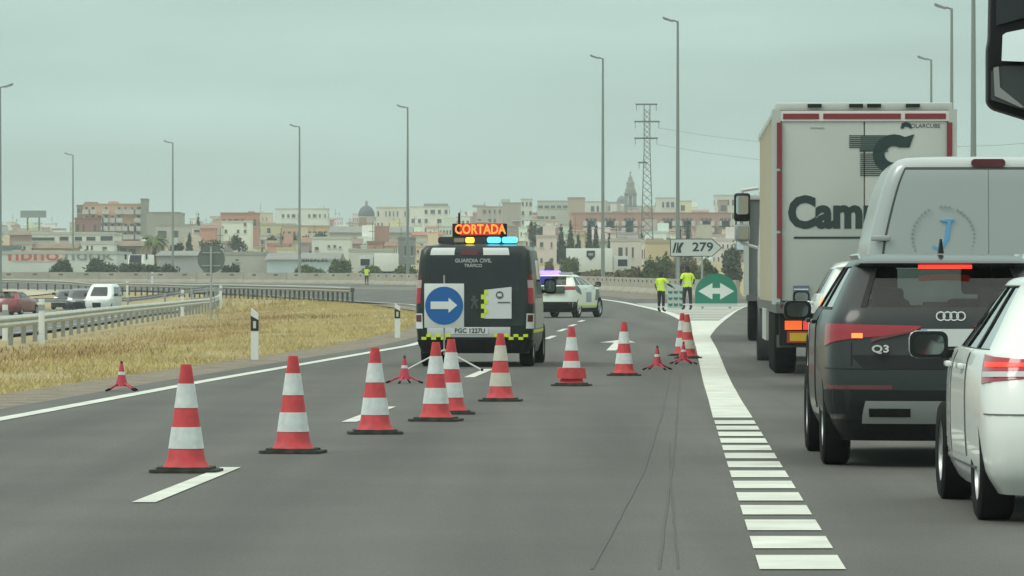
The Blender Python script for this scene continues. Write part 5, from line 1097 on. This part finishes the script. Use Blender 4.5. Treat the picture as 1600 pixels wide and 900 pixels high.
# domed church
d_ = 1200; k = d_/FPX; ch = thing('domed_church', 'church with a dark blue dome on the skyline', 'church', ((572-800)*k, d_, T((572-800)*k, d_)-1)); z0 = ch.location.z
def Z(py): return HC+(HOR-py)*k-z0
MB().bb(-28*k, 34*k, -3, 9, 0, Z(349)).obj('nave', wallm((196, 186, 166)), ch); MB().add([(-28*k, -3.3, Z(349)), (34*k, -3.3, Z(349)), (34*k, 9.3, Z(349)), (-28*k, 9.3, Z(349)), (-28*k, 3, Z(345)), (34*k, 3, Z(345))], [(0, 1, 5, 4), (2, 3, 4, 5), (1, 2, 5), (3, 0, 4)]).obj('roof', roof_b, ch)
MB().lathe([(13*k, Z(349)), (13*k, Z(340)), (14*k, Z(340)), (14*k, Z(338))], 16, c=(0, 3, 0)).obj('drum', wallm((190, 186, 172)), ch)
R0 = 13.2*k; zd = Z(338); Hd = Z(320.5)-zd
MB().lathe([(R0*math.cos(R(a)), zd+Hd*math.sin(R(a))) for a in range(0, 90, 9)]+[(.2, zd+Hd)], 24, c=(0, 3, 0)).obj('dome', mat('dome_blue', (.05, .06, .08), .5), ch, smooth=60)
MB().lathe([(2.2*k, Z(322)), (2.2*k, Z(317)), (2.6*k, Z(316.5)), (1.4*k, Z(314)), (.3*k, Z(312))], 10, c=(0, 3, 0)).obj('lantern', mat('lantern_stone', (.25, .25, .23), .8), ch)
# baroque bell tower
d_ = 1500; k = d_/FPX; bt = thing('bell_tower', 'tall baroque bell tower on the skyline left of the pylon', 'church tower', ((985-800)*k, d_, T((985-800)*k, d_)-1)); z0 = bt.location.z
st = mat('tower_stone', (.17, .165, .145), .85, var=.1, scale=.3)
def sq(h, z0_, z1_, mb): return mb.bb(-h*k, h*k, -h*k, h*k, z0_, z1_)
sq(9.5, 0, Z(322), MB()).obj('shaft', st, bt); sq(10.5, Z(322), Z(320.5), MB()).obj('cornice', st, bt)
b_ = MB()
for sx in (-1, 1):
    for sy in (-1, 1): b_.bb(sx*6.6*k-2.6*k, sx*6.6*k+2.6*k, sy*6.6*k-2.6*k, sy*6.6*k+2.6*k, Z(320.5), Z(303))
sq(3, Z(320.5), Z(303), b_); sq(9.2, Z(306), Z(303), b_).obj('belfry', st, bt); sq(10, Z(303), Z(301.5), MB()).obj('cornice', st, bt)
MB().lathe([(8.4*k, Z(301.5)), (8.2*k, Z(296)), (6.4*k, Z(293)), (6.2*k, Z(287)), (6.9*k, Z(286)), (4.6*k, Z(283)), (3.4*k, Z(281)), (3.2*k, Z(277)), (1.6*k, Z(275)), (.5*k, Z(271.5))], 8).obj('spire', st, bt)
MB().bb(-.15, .15, -.1, .1, Z(272), Z(268)).bb(-.5, .5, -.1, .1, Z(270), Z(269.5)).obj('cross', steel, bt)
MB().bb(-28*k, 60*k, 4, 18, 0, Z(321)).obj('nave', wallm((186, 178, 160)), bt)
MB().lathe([(8*k*math.cos(R(a)), Z(318)+(Z(305)-Z(318))*math.sin(R(a))) for a in range(0, 90, 12)]+[(.2, Z(305))], 14, c=(-13*k, 6, 0)).obj('side_dome', mat('dome_slate', (.12, .13, .13), .6), bt, smooth=60)
B('tan_windowed_block', 'white block with a tan panel of windows right of the blue dome', 'building', 588, 636, 324, 1110, (206, 200, 186), 3, 8, boxes=((592, 612, 321),)); B('white_terraced_block', 'white apartment block with balconies behind the lamp post', 'building', 640, 702, 323, 1080, (214, 214, 204), 4, 6, boxes=((662, 700, 318, (130, 130, 122)),))
B('long_roof_hall', 'long hall with a grey brown roof below the dome', 'building', 515, 642, 353, 830, (172, 164, 150), 1, 14, 'g', depth=16); B('brown_tiled_row', 'brown tiled row of houses under the long hall', 'building', 548, 632, 373, 720, (166, 142, 124), 1, 10, 'b'); B('white_yard_house', 'pale yard building beside the hidden truck cab', 'building', 545, 612, 390, 560, (188, 190, 180), 0, 0)
B('red_roofed_house', 'white house with a red tiled roof left of the message board', 'building', 645, 690, 362, 700, (204, 196, 184), 1, 4, 't'); B('white_gable_house', 'white house with a grey window behind the van roof', 'building', 648, 712, 377, 650, (206, 206, 200), wins=[(652, 661, 381, 388)], single=True); B('metal_shed', 'dark metal frame shed by the lamp post', 'building', 622, 648, 372, 620, (130, 132, 132), 1, 3)
B('pinkish_block', 'pinkish grey apartment block above the message board', 'building', 745, 785, 323, 1100, (176, 162, 150), 4, 5, boxes=((738, 760, 320, (150, 150, 140)),)); B('tan_twin_block', 'plain tan twin block right of the message board', 'building', 785, 814, 317, 1050, (160, 152, 140), 0, 0, boxes=((783, 797, 311, (180, 182, 172)),)); B('white_tower_block', 'white tower block with dark balconies next to the tan twin block', 'building', 814, 832, 311, 1060, (204, 206, 198), 5, 3)
B('grey_terraced_block', 'grey block with horizontal balcony bands', 'building', 840, 888, 314, 1080, (180, 182, 172), 4, 5, win_w=.75, win_h=.25); B('brown_capped_block', 'tan block with a dark flat cap on the skyline', 'building', 888, 914, 310, 1070, (170, 150, 136), 0, 0, boxes=((887, 914, 308, (120, 108, 98)),)); B('white_skyline_block', 'white block behind the lamp post on the skyline', 'building', 914, 946, 315, 1090, (202, 204, 196), 3, 4)
B('stone_skyline_house', 'grey stone house left of the bell tower', 'building', 948, 970, 316, 1250, (160, 158, 150), 1, 3)
B('long_brick_apartments', 'very long red brick apartment row with dark window bays', 'building', 893, 1142, 333, 880, (172, 128, 114), wins=[(a+j*6.2, a+j*6.2+4.6, y0, y0+6) for a in range(915, 1130, 30) for j in range(3) for y0 in (341, 351.5)], balconies=True, depth=14, boxes=((900, 1135, 331.5, (120, 92, 80)),))
B('white_block_by_pylon', 'white block right of the pylon', 'building', 1025, 1062, 309, 1150, (202, 200, 190), 3, 5); B('cream_block', 'cream block behind the tall lamp post', 'building', 1062, 1081, 314, 1140, (210, 204, 170), 2, 2); B('white_high_rise', 'white high-rise beside the lorry mirrors', 'building', 1117, 1166, 305, 1000, (206, 206, 196), 4, 4, boxes=((1124, 1136, 313, (150, 130, 122)),))
B('brown_stair_block', 'narrow brown stair block in front of the white high-rise', 'building', 1124, 1137, 313, 990, (158, 138, 128), 2, 1)
B('flat_white_sheds', 'flat white shed below the brick apartments', 'building', 955, 1003, 374, 600, (196, 190, 182), 1, 5); B('white_garage', 'white garage under the pylon', 'building', 1005, 1046, 376, 590, (200, 194, 184), 1, 4); B('tan_yard_wall', 'tan yard building beside the shield truck', 'building', 1010, 1052, 377, 560, (186, 170, 138), 0, 0); B('small_white_shed', 'small white shed behind the exit sign', 'building', 1085, 1145, 367, 700, (196, 188, 180), 1, 6)
# the hillside of small houses between the landmarks
LM = [(60, 'the billboard'), (175, 'the tan apartment block'), (255, 'the blank grey block'), (370, 'the white gabled house'), (470, 'the wide pale block'), (572, 'the blue dome'), (665, 'the white terraced block'), (770, 'the message board'), (860, 'the grey terraced block'), (930, 'the dark conifers'), (985, 'the bell tower'), (1050, 'the pylon'), (1120, 'the white high-rise')]
CN = [((222, 222, 214), 'white'), ((206, 200, 184), 'cream'), ((186, 172, 156), 'tan'), ((184, 150, 134), 'pink brick'), ((176, 178, 170), 'grey'), ((204, 194, 164), 'sand'), ((226, 228, 224), 'chalk white'), ((150, 132, 120), 'brown'), ((216, 216, 208), 'pale grey')]
RN = {'f': 'flat roofed', 't': 'red roofed', 'g': 'grey roofed', 'b': 'brown roofed'}
rnd = random.Random(21); fill = []
ridge = lambda px: float(np.interp(px, [-20, 110, 240, 300, 430, 520, 600, 700, 800, 900, 960, 1100, 1200], [352, 350, 350, 345, 340, 342, 338, 334, 330, 327, 326, 330, 332]))
for dd, off, n_ in ((1350, -3, 42), (1240, 4, 44), (1130, 9, 42), (980, 18, 42), (860, 27, 38), (760, 36, 34), (655, 44, 52)):
    for i in range(n_):
        px = -20+1190*(i+rnd.uniform(.1, .9))/n_; wpx = rnd.choice((rnd.uniform(9, 18), rnd.uniform(14, 34)))*(1000/dd)**.3
        fill.append((px-wpx/2, px+wpx/2, ridge(px)+off+rnd.uniform(-5, 6), dd+rnd.uniform(-45, 35), rnd.choice(CN), rnd.choice('ffftgb')))
seen = {}
for f in fill:
    c = (f[0]+f[1])/2; lm = min(LM, key=lambda l: abs(l[0]-c))[1]; sz = 'small' if f[1]-f[0] < 22 else ('wide' if f[1]-f[0] > 33 else 'plain')
    lv = 'on the skyline by' if f[3] > 1230 else ('high on the hill by' if f[3] > 1060 else ('halfway down the hill by' if f[3] > 880 else ('low on the hill by' if f[3] > 710 else 'at the hill foot by')))
    lb_ = f'{sz} {f[4][1]} {RN[f[5]]} house {lv} {lm}'; seen.setdefault(lb_, []).append(f)
for lb_, L_ in seen.items():
    L_.sort(key=lambda f: f[0])
    for i, f in enumerate(L_):
        l2 = lb_ if len(L_) == 1 else (('leftmost ', 'second ', 'third ', 'fourth ', 'fifth ')[min(i, 4)]+lb_)
        c2 = tuple(max(40, min(235, v+rnd.randint(-9, 9))) for v in f[4][0])
        B('town_house', l2, 'house', f[0], f[1], f[2], f[3], c2, rnd.choice((1, 2, 2)), rnd.randint(2, 5), f[5], group='houses of the hillside town', win_w=rnd.uniform(.18, .4), win_h=rnd.uniform(.22, .42), side_cols=1, boxes=((f[0]+2, f[0]+8, f[2]-3),) if rnd.random() < .3 and f[5] == 'f' else ())
# billboard
d_ = 900; k = d_/FPX; p = at(52, 345, d_); bb_ = thing('billboard', 'grey billboard on two posts above the rooftops', 'billboard', (p.x, d_, T(p.x, d_))); z0 = bb_.location.z
MB().bb(-20*k, 20*k, -.15, .15, Z(340), Z(329)).obj('panel', mat('board_grey', (.2, .24, .23), .7), bb_)
for x in (-9, 9): MB().bb(x*k-.15, x*k+.15, .1, .4, 0, Z(335)).obj('post', steel, bb_)
# ---- foliage
def leafmat(c, c2, name): return mat(name, c, .8, spec=.15, scale=.9, col2=c2, detail=6)
lf_dark = leafmat((.028, .042, .022), (.065, .085, .042), 'leaf_dark'); lf_mid = leafmat((.055, .08, .03), (.125, .15, .06), 'leaf_mid'); lf_con = leafmat((.012, .028, .02), (.03, .052, .036), 'leaf_conifer'); lf_dry = leafmat((.1, .088, .045), (.2, .17, .09), 'leaf_dry'); lf_grey = leafmat((.05, .06, .045), (.1, .11, .08), 'leaf_grey')
bark = mat('bark', (.06, .045, .032), .9)
def leaves(name, parent, blobs, n, size, m):
    P = []
    w_ = np.array([b_[3]*b_[4]*b_[5] for b_ in blobs]); w_ = w_/w_.sum()
    idx = RNG.choice(len(blobs), n, p=w_); B_ = np.array(blobs)[idx]
    v = RNG.normal(size=(n, 3)); v /= np.linalg.norm(v, axis=1)[:, None]; r = RNG.random(n)**.4; C = B_[:, :3]+v*r[:, None]*B_[:, 3:6]*(1+.25*RNG.normal(size=(n, 1))*.5)
    a = RNG.normal(size=(n, 3)); a /= np.linalg.norm(a, axis=1)[:, None]; b2 = np.cross(a, RNG.normal(size=(n, 3))); b2 /= np.linalg.norm(b2, axis=1)[:, None]; s_ = size*RNG.uniform(.5, 1.3, (n, 1))
    V = np.stack([C-a*s_, C+b2*s_*.6, C+a*s_, C-b2*s_*.6], 1).reshape(-1, 3)
    me = bpy.data.meshes.new(name); me.vertices.add(4*n); me.vertices.foreach_set('co', V.ravel()); me.loops.add(4*n); me.loops.foreach_set('vertex_index', np.arange(4*n, dtype=np.int32)); me.polygons.add(n)
    me.polygons.foreach_set('loop_start', np.arange(0, 4*n, 4, dtype=np.int32)); me.polygons.foreach_set('loop_total', np.full(n, 4, dtype=np.int32)); me.update(); me.validate(); me.materials.append(m)
    o = bpy.data.objects.new(name, me); COL.objects.link(o); o.parent = parent; return o
def tree(name, label, cat, px0, px1, pyt, pyb, d, m, kind='round', group=None, n=900):
    k = d/FPX; xc = ((px0+px1)/2-800)*k; w = (px1-px0)*k/2; zt = HC+(HOR-pyt)*k; zb = min(T(xc, d) if d > 460 else zg(d), HC+(HOR-pyb)*k); H = zt-zb
    t_ = thing(name, label, cat, (xc, d, zb), RNG.uniform(0, 6), group); bl = []
    if kind == 'conifer':
        for i in range(9): f = i/8; r_ = w*(1-f*.8)*1.15; bl.append((RNG.normal(0, .06)*w, 0, H*(.1+.84*f), r_, r_, H*.11))
        n = max(n, 1800)
        MB().cyl((0, 0, -.2), (0, 0, H*.8), .22, .06, 6).obj('trunk', bark, t_)
    elif kind == 'bush':
        for i in range(18): bl.append((RNG.uniform(-.78, .78)*w, RNG.uniform(-.5, .5)*w*.4, H*RNG.uniform(.15, .68), w*RNG.uniform(.22, .4), w*.28, H*RNG.uniform(.22, .36)))
        n = int(n*1.5)
        s_ = MB()
        for i in range(4): s_.cyl((RNG.uniform(-.4, .4)*w, 0, -.2), (RNG.uniform(-.6, .6)*w, RNG.uniform(-.2, .2)*w, H*.6), .05, .02, 5)
        s_.obj('stems', bark, t_)
    else:
        for i in range(12): a = RNG.uniform(0, 6.28); r = RNG.uniform(.2, .68)*w; bl.append((r*math.cos(a), r*math.sin(a)*.7, H*RNG.uniform(.5, .85), w*.38, w*.35, H*.17))
        tr = MB().cyl((0, 0, -.2), (0, 0, H*.5), .25, .14, 7).obj('trunk', bark, t_)
        for i in range(5): MB().cyl((0, 0, H*(.3+.04*i)), (bl[i][0]*.8, bl[i][1]*.8, bl[i][2]), .09, .03, 5).obj('limb', bark, tr)
    leaves('crown' if kind != 'bush' else 'foliage', t_, bl, n, max(.16, .9*k*2.2), m); return t_
# palm
d_ = 560; k = d_/FPX; p = at(240, 400, d_); pl = thing('palm_tree', 'shaggy palm tree left of the first street lamps', 'palm', (p.x, d_, T(p.x, d_))); z0 = pl.location.z; Hp = Z(372)
MB().cyl((0, 0, -.2), (.1, 0, Hp), .32, .25, 9).obj('trunk', bark, pl)
for i in range(26):
    a = i*2.4; e = RNG.uniform(-.35, 1.1); L_ = RNG.uniform(1.5, 2.1); f_ = MB(); q = [Vector((.1, 0, Hp))]
    for j in range(1, 7): t_ = j/6; q.append(Vector((.1+math.cos(a)*L_*t_*math.cos(e*.6), math.sin(a)*L_*t_*math.cos(e*.6), Hp+L_*(math.sin(e)*t_-.75*t_*t_))))
    sd = Vector((-math.sin(a), math.cos(a), 0))
    for j in range(6):
        w0 = .34*math.sin(math.pi*(j+.4)/6.6)+.05; w1 = .34*math.sin(math.pi*(j+1.2)/6.9)+.02
        for sg in (-1, 1): f_.add([q[j], q[j+1], q[j+1]+sd*sg*w1-Vector((0, 0, w1*.7)), q[j]+sd*sg*w0-Vector((0, 0, w0*.7))], [(0, 1, 2, 3)])
    f_.obj('frond', lf_mid if i % 3 else lf_dry, pl)
G_ = 'trees of the far town'
tree('round_tree', 'dark round tree above the round sign back', 'tree', 305, 352, 369, 395, 585, lf_dark, group=G_); tree('round_tree', 'dark round tree beside the first street lamps', 'tree', 262, 292, 378, 400, 570, lf_dark, group=G_); tree('round_tree', 'bushy dark tree below the white gabled house', 'tree', 355, 392, 367, 390, 650, lf_dark, group=G_)
for a, b_, t1, lb_ in ((410, 440, 367, 'leftmost of the dark trees behind the cream house'), (436, 470, 364, 'middle one of the dark trees behind the cream house'), (465, 488, 367, 'dark tree behind the grey lilac house'), (484, 514, 362, 'rightmost dark tree above the white flat house')): tree('round_tree', lb_, 'tree', a, b_, t1, 385, 700, lf_dark, group=G_)
tree('slim_tree', 'slim dark tree right of the palm', 'tree', 289, 303, 364, 390, 640, lf_dark, 'conifer', G_); tree('slim_tree', 'thin cypress on the skyline by the red brick block', 'tree', 306, 313, 335, 352, 900, lf_con, 'conifer', G_, 300)
for a, b_, t1, bt_, lb_ in ((822, 842, 340, 386, 'loose grey green tree right of the message board'), (836, 856, 351, 388, 'grey green tree in front of the terraced block')): tree('loose_tree', lb_, 'tree', a, b_, t1, bt_, 640, lf_grey, 'round', G_)
for a, b_, t1, lb_ in ((868, 886, 352, 'left, bluish conifer of the dark group'), (884, 899, 346, 'tallest dark conifer of the group'), (896, 910, 366, 'shortest dark conifer of the group'), (914, 927, 350, 'dark conifer left of the lamp post'), (925, 937, 347, 'dark conifer touching the lamp post'), (948, 956, 366, 'small dark conifer right of the lamp post'), (997, 1008, 363, 'dark cypress left of the pylon foot'), (1070, 1080, 345, 'slender cypress behind the exit sign'), (1060, 1066, 356, 'short cypress beside the tall lamp post')): tree('conifer', lb_, 'tree', a, b_, t1, 392, 630, lf_con, 'conifer', G_)
BG = 'bushes along the far roads'
tree('round_bush', 'big dark bush beside the white truck cab', 'bush', 114, 204, 400, 434, 492, lf_dark, 'bush', BG, 3500); tree('round_bush', 'dark bush below the white truck cab', 'bush', 185, 278, 409, 436, 488, lf_dark, 'bush', BG, 3500); tree('round_bush', 'dark tree clump under the red mural letters', 'bush', 68, 122, 402, 432, 505, lf_dark, 'bush', BG, 2500)
for a, b_, t1, m_, lb_ in ((430, 525, 414, lf_mid, 'green bush below the blue warehouse'), (505, 560, 404, lf_mid, 'tall green bush by the end of the blue warehouse'), (545, 615, 413, lf_mid, 'green bush behind the far officer'), (595, 668, 412, lf_mid, 'green bush left of the patrol van'), (845, 872, 404, lf_dry, 'dry olive bush behind the patrol car lights'), (866, 912, 396, lf_mid, 'green bush above the patrol car'), (905, 960, 418, lf_dry, 'dry scrub below the shield truck'), (955, 1010, 416, lf_dry, 'brown scrub behind the barrier end'), (1000, 1050, 392, lf_mid, 'green shrub under the pylon'), (1040, 1090, 400, lf_dry, 'dry shrub behind the officers'), (1080, 1130, 402, lf_mid, 'green shrub above the gore sign'), (1110, 1175, 380, lf_grey, 'tall grey green shrub beside the lorries'), (345, 375, 412, lf_dark, 'small dark bush right of the round sign'), (770, 850, 408, lf_dry, 'dry bushes hidden behind the patrol van')):
    tree('green_bush', lb_, 'bush', a, b_, t1, 440, 470 if b_ < 1000 else 400, m_, 'bush', BG, 2600)
# ---- far trucks
def far_truck(label, px0, px1, pyt, d, emblem=False, cab_px=None, flip=1):
    k = d/FPX; xc = ((px0+px1)/2-800)*k; zz = T(xc, d); t_ = thing('box_truck', label, 'truck', (xc, d, zz), 0, 'trucks on the far yard'); w = (px1-px0)*k; H = HC+(HOR-pyt)*k-zz; wm = mat('box_white', (.62, .64, .61), .5, var=.04, scale=.6)
    cabw = 2.0; a = -w/2+(cabw if flip < 0 else 0); b_ = w/2-(cabw if flip > 0 else 0)
    MB().bb(a, b_, 0, 2.4, .9, H).obj('cargo_box', wm, t_, bevel=.03); c0, c1 = (w/2-cabw+.1, w/2) if flip > 0 else (-w/2, -w/2+cabw-.1)
    MB().prism([(c0, .5), (c1, .5), (c1, 1.5), (c1-flip*.0-(.35 if flip > 0 else 0), min(2.6, H)), (c0+(.35 if flip < 0 else 0), min(2.6, H))], .1, 2.3).obj('cab', mat('cab_pale', (.45, .47, .46), .4), t_, bevel=.04)
    MB().bb(c0+.5, c1-.4, .06, .12, 1.55, 2.25).obj('cab_window', gl_dark, t_)
    MB().bb(-w/2+.2, w/2-.2, .5, 1.9, .6, .9).obj('chassis', black_pl, t_)
    wheels(t_, [], .45)
    for x in (a+1.2, b_-1.0, (c0+c1)/2): MB().lathe([(.25, -.15), (.42, -.15), (.42, .15), (.25, .15)], 16, c=(x, .25, .42), axis='y').obj('wheel', rubber, t_)
    if emblem:
        x = (923-(px0+px1)/2)*k; z = HC+(HOR-399)*k-zz
        MB().prism([(x-.45, z+.5), (x+.45, z+.5), (x+.45, z-.1), (x, z-.55), (x-.45, z-.1)][::-1], -.04, .0).obj('shield_emblem', ink, t_); MB().prism(rrect(x-.25, x+.25, z-.02, z+.25, .08), -.05, -.039).obj('emblem_detail', mat('emblem_mid', (.3, .32, .32), .5), t_)
    return t_
far_truck('white box truck with a black shield emblem behind the barrier', 885, 986, 388, 478, True)
far_truck('pale box truck behind the yard beside the lone far officer', 556, 622, 396, 486, False, flip=-1)
# white tractor cab above the dark bushes
d_ = 498; k = d_/FPX; p = at(228, 425, d_); tc_ = thing('tractor_unit', 'white truck cab facing us above the dark bushes', 'truck', (p.x, d_, T(p.x, d_)), R(150)); z0 = tc_.location.z
CBf = [(.6, 0, 2.2, 1.15, .1, .3, .01, 1, .97), (1.6, 0, 2.25, 1.2, .1, .3, .01, 1, .97), (1.75, 0, 2.2, 1.2, .1, .3, .01, 1, .97), (2.6, 0, 2.05, 1.15, .1, .3, .01, 1, .97), (Z(398), .1, 1.7, .98, .15, .3, .01, 1, .95)]
S = Shell(CBf, [.1, .3, .5, .55, .9, .95, 1]); S.body(tc_, [paint_white, paint_white, black_pl], (), name='cab')
u0 = S.n-1.001; S.patch(tc_, 'windscreen', gl_dark, [[(u0-3.8, 2), (u0, 2), (u0, 3), (u0-3.8, 3)], [(-u0, 2), (-(u0-3.8), 2), (-(u0-3.8), 3), (-u0, 3)]], .006, .01, 6, 4)
wheels(tc_, [(sg*1.0, y) for sg in (-1, 1) for y in (.4, 1.6)], .48, .3, MATS['steel_rim'], 8)
for sg in (-1, 1): MB().box((sg*1.4, 1.9, 2.4), (.2, .15, .6)).obj('door_mirror', black_pl, tc_, bevel=.03)
# ---- haze over the whole place
hz = MB().bb(-3200, 3200, -420, 9200, -3, 75).obj('haze', [], None); hz['kind'] = 'stuff'; hz['label'] = 'thin pale haze lying over the distant town'
hm = bpy.data.materials.new('haze'); hm.use_nodes = True; n = hm.node_tree; n.nodes.clear(); o = n.nodes.new('ShaderNodeOutputMaterial'); v = n.nodes.new('ShaderNodeVolumePrincipled')
v.inputs['Color'].default_value = (.86, .95, .92, 1); v.inputs['Density'].default_value = .00032; v.inputs['Anisotropy'].default_value = 0; n.links.new(v.outputs[0], o.inputs['Volume']); hz.data.materials.append(hm)
